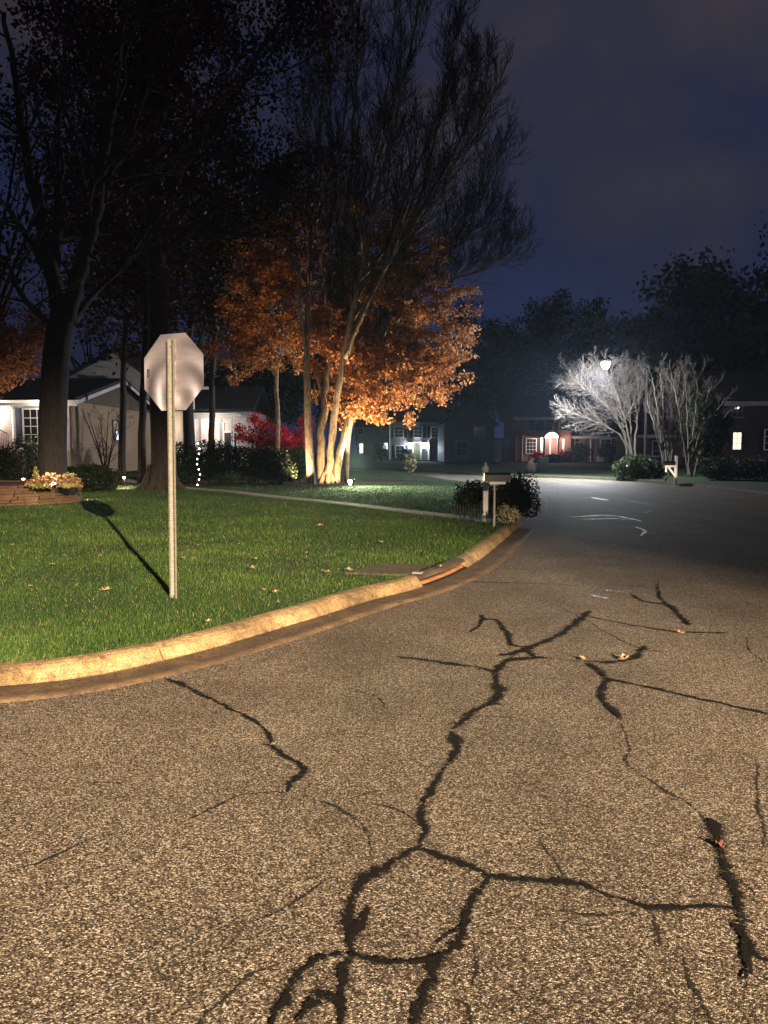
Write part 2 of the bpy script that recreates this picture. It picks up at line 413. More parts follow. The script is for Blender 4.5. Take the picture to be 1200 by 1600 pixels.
for _l in list(_mx.outputs[0].links): _nt.links.new(_gr.outputs[0], _l.to_socket)
M['white'] = pm('white_paint', (0.66, 0.65, 0.62), (0.80, 0.79, 0.76), 3, 0.5)
M['black'] = pm('black_paint', (0.010, 0.010, 0.012), (0.022, 0.022, 0.024), 12, 0.45)
M['iron'] = pm('wrought_iron', (0.008, 0.008, 0.008), (0.02, 0.018, 0.016), 12, 0.5, metal=0.3)
M['darkblue'] = pm('navy_paint', (0.012, 0.016, 0.03), (0.02, 0.026, 0.045), 5, 0.5)
M['shingle'] = pm('roof_shingle', (0.012, 0.012, 0.014), (0.032, 0.031, 0.034), 11, 0.95, 0.6, stretch=(1, 1, 3), detail=8, bdist=0.03)
M['glass'] = pm('window_glass', (0.010, 0.012, 0.016), (0.02, 0.022, 0.028), 2, 0.08, spec=0.5)
M['brick'] = brickmat('red_brick', (0.28, 0.085, 0.055), (0.20, 0.06, 0.042), (0.34, 0.27, 0.22))
M['brickpale'] = brickmat('pale_brick', (0.34, 0.26, 0.24), (0.27, 0.19, 0.18), (0.36, 0.33, 0.31))
M['brickdark'] = brickmat('dark_brick', (0.16, 0.065, 0.045), (0.11, 0.045, 0.035), (0.17, 0.14, 0.12))
M['beige'] = sidingmat('beige_siding', (0.26, 0.165, 0.092))
M['creamsid'] = sidingmat('cream_siding', (0.72, 0.62, 0.50))
M['brownsid'] = sidingmat('brown_siding', (0.06, 0.042, 0.03))
M['greysid'] = sidingmat('grey_siding', (0.30, 0.29, 0.30))
M['slate'] = sidingmat('slate_siding', (0.028, 0.029, 0.036))
M['blackbrick'] = brickmat('umber_brick', (0.045, 0.020, 0.016), (0.032, 0.014, 0.011), (0.05, 0.045, 0.04))
M['pinksid'] = sidingmat('pale_siding', (0.50, 0.43, 0.42))
M['bark'] = barkmat('oak_bark', (0.016, 0.011, 0.008), (0.058, 0.040, 0.029))
M['barkgrey'] = barkmat('maple_bark', (0.085, 0.062, 0.042), (0.36, 0.29, 0.21), 1.0)
M['barkdark'] = barkmat('dark_bark', (0.010, 0.008, 0.007), (0.034, 0.025, 0.020))
M['twig'] = pm('twig_bark', (0.016, 0.012, 0.011), (0.034, 0.026, 0.023), 5, 0.9)
M['dimmyrtle'] = pm('dim_brown_myrtle_bark', (0.06, 0.046, 0.034), (0.22, 0.18, 0.14), 14, 0.85, 0.5)  # darker, browner bark copy: weaker lamp light on two myrtles put into the colour
M['myrtle'] = pm('myrtle_bark', (0.13, 0.105, 0.082), (0.36, 0.31, 0.255), 14, 0.85, 0.5)
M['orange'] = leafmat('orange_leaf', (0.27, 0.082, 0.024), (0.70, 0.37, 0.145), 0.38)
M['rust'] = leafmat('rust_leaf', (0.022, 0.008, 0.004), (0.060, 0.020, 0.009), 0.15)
M['crimson'] = leafmat('crimson_leaf', (0.30, 0.010, 0.020), (0.60, 0.038, 0.060), 0.40)
M['evergreen'] = leafmat('evergreen_leaf', (0.008, 0.016, 0.007), (0.028, 0.046, 0.016), 0.2)
M['midgreen'] = leafmat('shrub_leaf', (0.030, 0.060, 0.016), (0.11, 0.17, 0.05), 0.3)
M['glossy'] = leafmat('laurel_leaf', (0.03, 0.055, 0.022), (0.16, 0.22, 0.11), 0.2, 0.25)
M['bedleaf'] = leafmat('bedding_leaf', (0.18, 0.19, 0.03), (0.56, 0.46, 0.20), 0.35)
M['bedpink'] = leafmat('bedding_flower', (0.24, 0.10, 0.045), (0.62, 0.40, 0.20), 0.35)
M['rose'] = leafmat('rose_petal', (0.22, 0.02, 0.025), (0.45, 0.10, 0.09), 0.3)
M['palegreen'] = leafmat('pale_plant_leaf', (0.26, 0.24, 0.13), (0.55, 0.50, 0.30), 0.3)
M['stone'] = pm('flagstone', (0.045, 0.024, 0.012), (0.17, 0.095, 0.045), 3.2, 0.9, 0.8, stretch=(1, 1, 2.2), detail=8, bdist=0.03)
M['galv'] = pm('galvanised_steel', (0.17, 0.16, 0.125), (0.30, 0.285, 0.235), 38, 0.6, 0.25, metal=0.4)
M['hole'] = pm('hole_dark', (0.010, 0.008, 0.006), (0.02, 0.016, 0.012), 5, 0.9)
M['leafdry'] = pm('dry_leaf', (0.22, 0.13, 0.06), (0.44, 0.30, 0.16), 40, 0.8)
M['leafred'] = pm('red_dry_leaf', (0.07, 0.022, 0.012), (0.15, 0.05, 0.026), 40, 0.7)
M['bingreen'] = pm('bin_plastic', (0.035, 0.06, 0.052), (0.06, 0.09, 0.08), 5, 0.5)
M['paleplastic'] = pm('pale_plastic', (0.40, 0.40, 0.40), (0.55, 0.54, 0.52), 5, 0.6)
M['burlap'] = pm('burlap', (0.20, 0.15, 0.11), (0.32, 0.25, 0.20), 14, 0.95, 0.5)
M['redcloth'] = pm('red_cloth', (0.30, 0.03, 0.02), (0.42, 0.05, 0.03), 4, 0.8)
M['lampwarm'] = emis('lamp_warm', (1.0, 0.78, 0.50), 14)
M['lampcool'] = emis('lamp_cool', (0.82, 0.90, 1.0), 40)
M['lampwhite'] = emis('lamp_white', (1.0, 0.93, 0.84), 14)
M['winwarm'] = emis('lit_window_warm', (1.0, 0.72, 0.45), 2.2)
M['winwhite'] = emis('lit_window_white', (0.88, 0.92, 1.0), 1.6)

# ================================================================== GROUND, ROAD, KERBS
def catmull(pts, step):
    P = [Vector((p[0], p[1], 0)) for p in pts]
    out = []
    for i in range(len(P) - 1):
        p0, p1, p2, p3 = P[max(i - 1, 0)], P[i], P[i + 1], P[min(i + 2, len(P) - 1)]
        n = max(2, int((p2 - p1).length / step))
        for k in range(n):
            t = k / n
            out.append(0.5 * ((2 * p1) + (p2 - p0) * t + (2 * p0 - 5 * p1 + 4 * p2 - p3) * t * t + (3 * p1 - p0 - 3 * p2 + p3) * t ** 3))
    out.append(P[-1]); return out

def gb(u, v, z=0.12):
    p = G(u, v, z); return (p.x, p.y)
# back of the kerb on our side: from the left, round the drain, past the hedge and away up the side street
BPTS = [(-60, 0.5), (-30, 2.2), (-12, 4.1), (-5.5, 4.9), gb(0, 1037), gb(235, 1004), gb(430, 955), gb(560, 919), gb(640, 900),
        gb(720, 868), gb(790, 820), gb(820, 795), (4.75, 24.5), (5.15, 28), (4.9, 31), (4.2, 34.5), (3.1, 40), (1.9, 47.5), (-2, 56), (-12, 66), (-60, 72)]
B = catmull(BPTS, 0.22)
FPTS = [(-60, 80), (-20, 76), (-4, 66), (4, 56), (6.0, 50.6), (9.0, 46.0), (12.3, 42), (13.4, 39.5), (14.0, 35), (14.2, 28), (14.4, 10), (14.5, -40)]
FB = catmull(FPTS, 0.6)
Bn = np.array([(p.x, p.y) for p in B]); FBn = np.array([(p.x, p.y) for p in FB])

def inside(poly, xy):
    x, y = xy[:, 0], xy[:, 1]; c = np.zeros(len(xy), bool); n = len(poly); j = n - 1
    for i in range(n):
        xi, yi = poly[i]; xj, yj = poly[j]
        if yi != yj:
            hit = ((yi > y) != (yj > y)) & (x < (xj - xi) * (y - yi) / (yj - yi) + xi)
            c ^= hit
        j = i
    return c
def distto(line, xy):
    d = np.full(len(xy), 1e9)
    a = line[:-1]; b = line[1:]
    for i in range(len(a)):
        ab = b[i] - a[i]; t = np.clip(((xy - a[i]) @ ab) / (ab @ ab), 0, 1)
        q = a[i] + t[:, None] * ab
        d = np.minimum(d, np.hypot(*(xy - q).T))
    return d
def hnoise(xy):
    x, y = xy[:, 0], xy[:, 1]
    return 0.5 * np.sin(x * 0.9 + 1.3 * np.sin(y * 0.6)) + 0.5 * np.sin(y * 1.1 + 1.7 * np.sin(x * 0.45))
BnC, FBnC = Bn[::4], FBn[::2]
def lawn_z(xy):
    d = distto(BnC, xy)
    return 0.115 + 0.011 * np.minimum(d, 22) + 0.018 * hnoise(xy) * np.clip(d / 2.0, 0, 1)
def far_z(xy):
    d = distto(FBnC, xy)
    return 0.12 + 0.011 * np.minimum(d, 30) + 0.03 * hnoise(xy) * np.clip(d / 3.0, 0, 1)
def lz(x, y): return float(lawn_z(np.array([[x, y]]))[0])
def fz(x, y): return float(far_z(np.array([[x, y]]))[0])

def sheet(name, outline, zf, mat, pts_in, kind='structure', parent=None):
    vs = [Vector((p[0], p[1])) for p in outline]
    n = len(vs)
    inn = [p for p, k in zip(pts_in, inside(np.array(outline), np.array(pts_in))) if k] if len(pts_in) else []
    if inn:
        dd = distto(np.array(list(outline) + [outline[0]])[::2], np.array(inn))
        inn = [p for p, d in zip(inn, dd) if d > 0.15]
    allv = vs + [Vector((p[0], p[1])) for p in inn]
    res = delaunay_2d_cdt(allv, [], [list(range(n))], 1, 1e-5)
    xy = np.array([(v.x, v.y) for v in res[0]])
    z = zf(xy)
    me = bpy.data.meshes.new(name)
    me.from_pydata([(a[0], a[1], c) for a, c in zip(xy, z)], [], [tuple(f) for f in res[2]])
    me.materials.append(mat); me.polygons.foreach_set('use_smooth', [True] * len(me.polygons)); me.update()
    if len(me.polygons) and me.polygons[0].normal.z < 0: me.flip_normals()
    o = bpy.data.objects.new(name, me); COL.objects.link(o)
    o['kind'] = kind
    return o
def gridpts(x0, x1, y0, y1, s):
    return [(x + random.uniform(-.2, .2) * s, y + random.uniform(-.2, .2) * s) for x in np.arange(x0, x1, s) for y in np.arange(y0, y1, s)]

g = MB(); g.poly([(-300, -60, -0.06), (300, -60, -0.06), (300, 400, -0.06), (-300, 400, -0.06)])
tag(g.build('ground', M['ground']), kind='structure')

# ---- the road with its sealed cracks
def ribbon_add(store, px, wid, z):
    pts = [G(u, v, 0.0) for u, v in px]
    if not hasattr(wid, '__len__'): wid = [wid] * len(pts)
    fine = []; fw = []
    for i in range(len(pts) - 1):
        p0, p1, p2, p3 = pts[max(i - 1, 0)], pts[i], pts[i + 1], pts[min(i + 2, len(pts) - 1)]
        n = max(3, int((p2 - p1).length / 0.022))
        for k in range(n):
            t = k / n
            fine.append(0.5 * ((2 * p1) + (p2 - p0) * t + (2 * p0 - 5 * p1 + 4 * p2 - p3) * t * t + (3 * p1 - p0 - 3 * p2 + p3) * t ** 3))
            fw.append(wid[i] * (1 - t) + wid[i + 1] * t)
    fine.append(pts[-1]); fw.append(wid[-1])
    off = 0.0; offs = []
    for k in range(len(fine)):
        off = off * 0.9 + random.gauss(0, 0.0045); offs.append(off)
    n0 = len(store['v'])
    for k, p in enumerate(fine):
        t = fine[min(k + 1, len(fine) - 1)] - fine[max(k - 1, 0)]
        nrm = Vector((-t.y, t.x, 0)).normalized()
        end = min(1, min(k, len(fine) - 1 - k) / 5.0 + 0.25)
        w = fw[k] * end * random.uniform(0.97, 1.03) * 1.02 * (0.8 + 0.45 * abs(math.sin(k * 0.23 + n0)))
        c = p + nrm * offs[k] * min(1, end)
        a, b = c - nrm * w, c + nrm * w
        store['v'] += [(a.x, a.y, z), (b.x, b.y, z)]
    for k in range(len(fine) - 1):
        q = n0 + 2 * k
        store['f'].append((q, q + 2, q + 3, q + 1)); store['m'].append(store['mi'])
st = {'v': [], 'f': [], 'm': [], 'mi': 0}
TAR = [
 ([(618,1026),(690,1035),(745,1043),(772,1050)], [.05,.08,.07,.09]),
 ([(772,1046),(773,1065),(781,1080),(765,1098),(735,1115),(706,1140)], [.07,.06,.13,.09,.06,.06]),
 ([(703,1143),(713,1155),(716,1170),(700,1192),(675,1225),(663,1255),(655,1280),(660,1300),(658,1324)], [.06,.10,.07,.045,.04,.045,.05,.05,.06]),
 ([(658,1322),(620,1345),(570,1372),(548,1400),(540,1430),(546,1470)], [.07,.06,.05,.045,.05,.06]),
 ([(575,1418),(566,1440),(550,1470),(550,1492)], [.05,.045,.05,.075]),
 ([(550,1485),(540,1525),(534,1560),(536,1612)], [.07,.045,.04,.05]),
 ([(656,1326),(700,1345),(745,1360),(768,1372)], [.05,.06,.06,.075]),
 ([(766,1371),(830,1374),(900,1380),(960,1400),(1010,1415),(1080,1420),(1155,1422)], [.085,.05,.045,.035,.04,.04,.05]),
 ([(766,1372),(745,1405),(730,1440),(722,1470),(690,1496)], [.07,.04,.045,.045,.06]),
 ([(736,1441),(715,1452),(680,1478)], [.04,.02,.015]),
 ([(692,1494),(680,1505),(676,1525),(655,1565),(648,1612)], [.08,.09,.07,.05,.09]),
 ([(550,1490),(580,1505),(640,1505),(688,1497)], [.05,.045,.035,.06]),
 ([(548,1490),(500,1502),(460,1530),(440,1570),(420,1612)], [.05,.035,.045,.05,.04]),
 ([(462,1600),(488,1576),(516,1563),(538,1566)], [.03,.06,.075,.05]),
 ([(1108,1280),(1120,1312),(1130,1350),(1140,1385),(1155,1420)], [.07,.07,.05,.06,.08]),
 ([(1155,1420),(1160,1455),(1185,1490),(1215,1505)], [.06,.05,.04,.04]),
 ([(1161,1455),(1163,1510),(1160,1545)], [.035,.025,.015]),
 ([(256,1060),(290,1073),(345,1102),(400,1130),(420,1150),(422,1164)], [.03,.06,.035,.035,.03,.035]),
 ([(408,1166),(425,1167),(442,1182),(472,1200),(455,1222),(447,1240)], [.07,.05,.045,.05,.05,.04]),
 ([(772,1052),(795,1033),(835,1030),(862,1029)], [.07,.09,.10,.06]),
 ([(860,1030),(915,1034)], [.03,.03]),
 ([(912,1034),(950,1036),(985,1031),(998,1022),(1006,1010)], [.05,.08,.07,.08,.07]),
 ([(784,1026),(830,1012),(880,990),(905,970),(922,955)], [.10,.08,.08,.11,.07]),
 ([(752,962),(758,968),(778,970),(792,987),(800,1008),(824,1011)], [.10,.08,.05,.06,.06,.05]),
 ([(756,967),(750,978),(738,990)], [.05,.04,.02]),
 ([(822,1010),(830,1020),(840,1029)], [.07,.08,.07]),
 ([(918,1035),(938,1052),(952,1063),(1000,1072),(1060,1085),(1130,1100),(1215,1119)], [.06,.08,.07,.05,.05,.045,.05]),
 ([(952,1063),(937,1085),(950,1105),(970,1127)], [.06,.06,.06,.05]),
 ([(985,928),(1005,940),(1040,946),(1055,958),(1078,978)], [.03,.05,.09,.08,.05]),
 ([(1030,912),(1028,922),(1040,945)], [.03,.03,.05]),
 ([(920,964),(1000,980),(1060,988),(1136,990)], [.02,.04,.05,.06]),
 ([(720,909),(800,912),(890,915)], [.03,.035,.02]),
 ([(922,930),(940,934),(955,937)], [.06,.07,.03]),
 ([(945,923),(975,926)], [.04,.03]),
 ([(885,809),(950,806),(990,812),(1003,816)], [.03,.035,.05,.05]),
 ([(905,812),(960,811),(995,813)], [.025,.03,.03]),
 ([(994,824),(1008,830),(1000,838)], [.06,.07,.05]),
 ([(1000,832),(1035,836)], [.05,.03]),
 ([(1003,803),(1020,798)], [.05,.04]),
 ([(985,783),(1010,788),(1045,797)], [.06,.06,.05]),
 ([(925,778),(950,782)], [.08,.05]),
]
for kz, (px, w) in enumerate(TAR):
    st['mi'] = 2 if px[0][1] < 931 and px[0][0] > 880 and len(px) < 5 and px[0] != (1030, 912) else 0
    ribbon_add(st, px, w, 0.0024 + kz * 0.00022)
st['mi'] = 1
HAIR = [
 [(970,1130),(983,1165),(974,1190),(1000,1212),(1050,1243),(1072,1252),(1105,1284)], [(580,1258),(620,1264),(655,1288)],
 [(448,1238),(385,1240),(330,1260),(270,1290)], [(0,1362),(60,1345),(150,1305)], [(300,1610),(390,1530),(440,1505)],
 [(1165,995),(1172,1015),(1195,1040)], [(1180,1190),(1176,1250),(1195,1290),(1190,1330)], [(1015,1420),(1030,1450),(1035,1480)],
 [(470,1240),(530,1262),(570,1290),(578,1330)], [(400,1440),(455,1415),(520,1370)], [(740,1470),(748,1510),(740,1540)],
 [(1070,1495),(1075,1530),(1100,1570),(1110,1612)], [(840,1310),(870,1355),(885,1375)], [(700,1560),(725,1580),(735,1612)],
 [(1105,1350),(1150,1370),(1180,1400)], [(690,1135),(760,1120),(830,1125)], [(640,1240),(590,1235),(540,1250)], [(120,1224),(180,1222),(190,1226)],
 [(880,950),(990,1010),(1060,1018)], [(540,1075),(590,1090),(600,1110)], [(860,1420),(930,1430),(980,1425)],
]
for kz, px in enumerate(HAIR): ribbon_add(st, px, [0.016] + [0.028] * (len(px) - 2) + [0.014], 0.001 + kz * 0.00006)
mr = bpy.data.meshes.new('road')
nv = len(st['v'])
rx0, rx1, ry0, ry1 = -60, 30, -45, 82
verts = st['v'] + [(rx0, ry0, 0), (rx1, ry0, 0), (rx1, ry1, 0), (rx0, ry1, 0)]
mr.from_pydata(verts, [], st['f'] + [(nv, nv + 1, nv + 2, nv + 3)])
for m in (M['asphalt'], M['tar'], M['hair'], M['tarwet']): mr.materials.append(m)
mr.polygons.foreach_set('material_index', [k + 1 for k in st['m']] + [0])
uvl = mr.uv_layers.new(name='UVMap')
uvs = []
for f in st['f']: uvs += [0, 0, 0, 1, 1, 1, 1, 0]
uvs += [0.5, 0] * 4
uvl.data.foreach_set('uv', uvs)
mr.update()
road = bpy.data.objects.new('road', mr); COL.objects.link(road); road['kind'] = 'structure'

# ---- kerb and gutter swept along the back-of-kerb line (breaks are the contraction joints)
def frames(line):
    out = []
    for i, p in enumerate(line):
        t = (line[min(i + 1, len(line) - 1)] - line[max(i - 1, 0)]).normalized()
        out.append((p, Vector((t.y, -t.x, 0))))          # outward = to the right of the travel direction
    return out
def sweep(mb, fr, prof, i0, i1, closed_ends=True, jit=0.0):
    n = len(prof); vs = []; fs = []; wv = random.Random(i0); ph = wv.uniform(0, 6)
    for i in range(i0, i1 + 1):
        p, o = fr[i]
        for k, (a, z) in enumerate(prof):
            b_ = a + (1.4 * jit * math.sin(i * .55 + ph) + random.uniform(-jit, jit) * .8 if 2 < k < n - 1 else 0); vs.append((p.x + o.x * b_, p.y + o.y * b_, z + (random.uniform(-jit, jit) + jit * math.sin(i * .31 + ph) if 0 < k < n - 1 else 0)))
    m = i1 - i0
    for i in range(m):
        for k in range(n - 1):
            fs.append((i * n + k, i * n + k + 1, (i + 1) * n + k + 1, (i + 1) * n + k))
    if closed_ends:
        fs.append(tuple(range(n))); fs.append(tuple(m * n + k for k in range(n - 1, -1, -1)))
    mb.add(vs, fs)
KPROF = [(-0.03, -0.05), (-0.03, 0.118), (0.0, 0.126), (0.06, 0.126), (0.10, 0.116), (0.135, 0.092), (0.16, 0.05), (0.185, 0.018), (0.20, 0.010)]
GPROF = [(0.195, 0.012), (0.28, 0.008), (0.42, 0.009), (0.55, 0.014), (0.555, -0.02)]
frB = frames(B)
cum = [0.0]
for i in range(1, len(B)): cum.append(cum[-1] + (B[i] - B[i - 1]).length)
def near_i(pt): return min(range(len(B)), key=lambda i: (B[i] - Vector((pt[0], pt[1], 0))).length)
iD0, iD1 = near_i(gb(632, 902)), near_i(gb(706, 874))       # the drain mouth
iJ = near_i(gb(236, 1004))
breaks = {iJ}
last = cum[iJ]
for i in range(len(B)):
    if abs((cum[i] - cum[iJ]) % 3.05) < (cum[i] - cum[i - 1] if i else 0.1) * 0.55: breaks.add(i)
kb = MB(); run = 0
marks = sorted(breaks | {0, len(B) - 1, iD0, iD1})
def gapped(fr, i0, i1):
    f = list(fr)
    p, o = f[i0]; q = f[i0 + 1][0]; f[i0] = (p + (q - p).normalized() * 0.007, o)
    p, o = f[i1]; q = f[i1 - 1][0]; f[i1] = (p + (q - p).normalized() * 0.007, o)
    return f
for a, b in zip(marks[:-1], marks[1:]):
    if a >= iD0 and b <= iD1: continue
    sweep(kb, gapped(frB, a, b), KPROF, a, b, jit=0.004)
kerb = kb.build('kerb', M['kerb'], smooth=False); kerb['kind'] = 'structure'
gt = MB()
for a, b in zip(marks[:-1], marks[1:]): sweep(gt, frB, GPROF, a, b, closed_ends=False, jit=0.002)
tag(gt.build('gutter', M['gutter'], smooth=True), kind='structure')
frF = frames(FB)
kb = MB(); sweep(kb, frF, KPROF, 0, len(FB) - 1); tag(kb.build('kerb', M['slab']), kind='structure')

# ---- storm drain: lintel, dark throat, orange lip and the concrete top slab behind it
pD = frB[(iD0 + iD1) // 2][0]
drain = thing('storm_drain', 'concrete kerb inlet of a storm drain with a orange lip beside the lawn', 'storm drain', (pD.x, pD.y, 0.1))
d = MB(); sweep(d, frB, [(-0.03, 0.092), (-0.03, 0.135), (0.05, 0.140), (0.12, 0.135), (0.15, 0.120), (0.155, 0.092)], iD0, iD1)
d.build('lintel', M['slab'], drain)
d = MB(); sweep(d, frB, [(0.19, 0.0145), (0.05, 0.013), (-0.029, 0.012), (-0.029, 0.09), (-0.031, 0.09)], iD0, iD1); d.build('throat', M['hole'], drain)
d = MB(); sweep(d, frB, [(0.06, 0.016), (0.06, 0.040), (0.10, 0.040), (0.135, 0.016)], iD0, iD1)
M['orangelip'] = pm('orange_lip', (0.20, 0.075, 0.028), (0.42, 0.18, 0.07), 9, 0.8, 0.4)
d.build('lip', M['orangelip'], drain)
q = [G(540, 893, .15), G(596, 878, .15), G(696, 882, .15)]
tail = [frB[i][0] - frB[i][1] * 0.031 for i in range(iD1, iD0 - 1, -1)]
outl = [Vector((p.x, p.y, 0.05)) for p in (q[0], q[1], q[2])] + [Vector((p.x, p.y, 0.05)) for p in tail]
SLAB = np.array([(p.x, p.y) for p in outl])
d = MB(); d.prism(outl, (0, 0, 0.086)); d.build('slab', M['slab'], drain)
c = G(650, 894, .15); t = G(668, 890, .15)
d = MB(); d.prism([(c.x - .05, c.y - .03, .137), (c.x + .06, c.y - .06, .137), (c.x + .09, c.y + .03, .137), (c.x - .02, c.y + .06, .137)], (0, 0, 0.012))
d.build('marker_plate', M['walk'], drain)

# ---- walkway across the lawn (thin pale strip) to the house on the left
WPX = [(838, 823), (792, 812), (700, 803), (620, 795), (540, 786), (440, 777), (340, 769), (250, 761), (205, 756), (165, 750), (120, 747)]
WL = catmull([(lambda p: (p.x, p.y))(G(u, v, 0.2)) for u, v in WPX[1:]], 0.5)
WLn = np.array([(p.x, p.y) for p in WL])
wk = MB(); n = len(WL); vs = []; fs = []
frW = frames(WL)
for i, (p, o) in enumerate(frW):
    z = lz(p.x, p.y)
    for a, dz in ((-0.27, -0.05), (-0.27, 0.03), (0.27, 0.03), (0.27, -0.05)):
        vs.append((p.x + o.x * a, p.y + o.y * a, z + dz))
for i in range(n - 1):
    for k in range(3): fs.append((i * 4 + k, i * 4 + k + 1, (i + 1) * 4 + k + 1, (i + 1) * 4 + k))
wk.add(vs, fs); tag(wk.build('path', M['walk']), kind='structure')

# ---- lawns
LAWN = [(p.x, p.y) for p in B] + [(-60, 40)]
sheet('lawn', LAWN, lawn_z, M['soil'], gridpts(-30, 6, 4, 60, 0.6))
FAR = [(p.x, p.y) for p in FB[::2]] + [(14.5, -40), (140, -40), (140, 220), (-140, 220), (-140, 80)]
sheet('far_lawn', FAR, far_z, M['farlawn'], gridpts(-40, 60, 2, 110, 2.0))
LAWNn = np.array(LAWN)

# ---- mulch under the big trees and along the walk
def blob(name, cx, cy, rx, ry, zf, mat, dz, rot=0.0, seed=1):
    rr = random.Random(seed); outl = []
    for k in range(44):
        a = 2 * math.pi * k / 44; r = 1 + 0.12 * math.sin(3 * a + seed) + 0.07 * math.sin(7 * a + 2 * seed) + rr.uniform(-.03, .03)
        x, y = rx * r * math.cos(a), ry * r * math.sin(a)
        outl.append((cx + x * math.cos(rot) - y * math.sin(rot), cy + x * math.sin(rot) + y * math.cos(rot)))
    return sheet(name, outl, lambda xy: zf(xy) + dz, mat, gridpts(cx - rx * 1.3, cx + rx * 1.3, cy - max(rx, ry) * 1.3, cy + max(rx, ry) * 1.3, 0.5)), np.array(outl)
mul = []
for args in ((-11.2, 30.6, 4.4, 2.7, 0.05), (-4.2, 33.3, 5.6, 2.1, -0.1), (-15.5, 26.5, 4.8, 3.2, 0.1)):
    o, ol = blob('mulch_bed', args[0], args[1], args[2], args[3], lawn_z, M['mulch'], 0.02, args[4], int(abs(args[0]) * 3)); mul.append(ol)

# ---- grass blades, thinning with distance (uncountable: one object)
def grass(name, Nmax, dens, ymin, ymax, region, zf, hgt, wid, mask=None):
    y = NP.uniform(0, 1, Nmax); 
    y = ymin * (ymax / ymin) ** y                          # log-spaced: dense in front
    x = NP.uniform(-0.80, 0.62, Nmax) * y
    xy = np.stack([x, y], 1)
    xy = xy[inside(region, xy)]
    if mask is not None: xy = xy[mask(xy)]
    n = len(xy); z = zf(xy)
    dist = np.hypot(xy[:, 0], xy[:, 1])
    sc = np.clip(dist / 9.0, 0.85, 2.6)                    # fewer but larger blades farther off
    patch = 0.5 + 0.5 * hnoise(xy * 2.3)
    h = hgt * NP.uniform(0.55, 1.25, n) * (0.75 + 0.5 * patch) * np.clip(sc, 1, 1.5)
    w = wid * NP.uniform(0.7, 1.3, n) * sc
    a = NP.uniform(0, 2 * np.pi, n); lean = NP.uniform(0.1, 0.95, n) * h; la = NP.uniform(0, 2 * np.pi, n)
    ex, ey = np.cos(a) * w / 2, np.sin(a) * w / 2
    lx, ly = np.cos(la) * lean, np.sin(la) * lean
    P = np.zeros((n, 5, 3))
    b0 = np.stack([xy[:, 0], xy[:, 1], z - 0.005], 1)
    P[:, 0] = b0 + np.stack([-ex, -ey, 0 * ex], 1); P[:, 1] = b0 + np.stack([ex, ey, 0 * ex], 1)
    mid = b0 + np.stack([lx * .35, ly * .35, h * .6], 1)
    P[:, 2] = mid + np.stack([ex * .7, ey * .7, 0 * ex], 1); P[:, 3] = mid + np.stack([-ex * .7, -ey * .7, 0 * ex], 1)
    P[:, 4] = b0 + np.stack([lx, ly, h * np.clip(1.05 - 0.35 * lean / h, .5, 1)], 1)
    p2 = 0.5 + 0.5 * hnoise(xy * 0.8 + 3.1); p3 = 0.5 + 0.5 * hnoise(xy * 7.0)
    tint = np.clip(0.08 + 0.30 * patch * NP.uniform(0.4, 1.2, n) + 0.26 * p2 * p3 + NP.normal(0, .06, n), 0, .8)
    tint = np.where(NP.uniform(0, 1, n) > 0.955 - 0.05 * p2, NP.uniform(.8, 1, n), tint)
    return mesh_np(name, P.reshape(-1, 3), 5, M['grass'], None, tint, None, [[0, 1, 2], [0, 2, 3], [3, 2, 4]])
def gmask(xy):
    k = distto(WLn[::2], xy) > 0.25
    sc_ = SLAB.mean(0); k &= ~inside(sc_ + (SLAB - sc_) * .84, xy + NP.normal(0, .03, xy.shape))
    pass
    for m in mul: k &= ~inside(m, xy)
    return k
go = grass('grass', 760000, 0, 4.6, 48, LAWNn, lawn_z, 0.040, 0.0044, gmask)
go['kind'] = 'stuff'; go['label'] = 'short green grass covering the lawn'; go['category'] = 'grass'

# ---- dead leaf fragments gathered in the gutter and along the kerb (uncountable: one object)
def litter():
    g = np.random.default_rng(77); idx = g.integers(120, len(B) // 2, 2600); P = np.zeros((len(idx), 4, 3)); 
    for j, i in enumerate(idx):
        p, o = frB[i]; a = 0.215 + abs(g.normal(0, .13)) if g.random() < .8 else g.uniform(-.10, 0.0)
        if g.random() < .06: a = g.uniform(.2, 1.6)
        z = (.014 if a > .1 else .13) + g.uniform(0, .006); s_ = g.uniform(.004, .013) if g.random() < .94 else g.uniform(.016, .028); w = g.uniform(0, 6.28); c = np.array([p.x + o.x * a, p.y + o.y * a, z])
        e1 = np.array([math.cos(w), math.sin(w), g.uniform(-.3, .3)]) * s_; e2 = np.array([-math.sin(w), math.cos(w), g.uniform(-.3, .5)]) * s_ * .6
        P[j] = [c - e1, c + e2, c + e1, c - e2]; P[j, :, 2] = np.maximum(P[j, :, 2], z - .001)
    o = mesh_np('leaf_litter', P.reshape(-1, 3), 4, leafmat('litter_leaf', (.07, .035, .015), (.32, .20, .09), .1), None, g.uniform(0, 1, len(idx)), None, [[0, 1, 2, 3]])
    o['kind'] = 'stuff'; o['label'] = 'crumbled dry leaf fragments along the gutter'; o['category'] = 'leaf litter'
litter()

# ================================================================== TREES AND SHRUBS
def jit(v, a, rng):
    return (v + Vector((rng.gauss(0, a), rng.gauss(0, a), rng.gauss(0, a)))).normalized()
def smooth_path(pts, n):
    P = [Vector(p) for p in pts]; out = []
    segs = len(P) - 1
    for i in range(segs):
        p0, p1, p2, p3 = P[max(i - 1, 0)], P[i], P[i + 1], P[min(i + 2, segs)]
        for k in range(n):
            t = k / n
            out.append(0.5 * ((2 * p1) + (p2 - p0) * t + (2 * p0 - 5 * p1 + 4 * p2 - p3) * t * t + (3 * p1 - p0 - 3 * p2 + p3) * t ** 3))
    out.append(P[-1]); return out

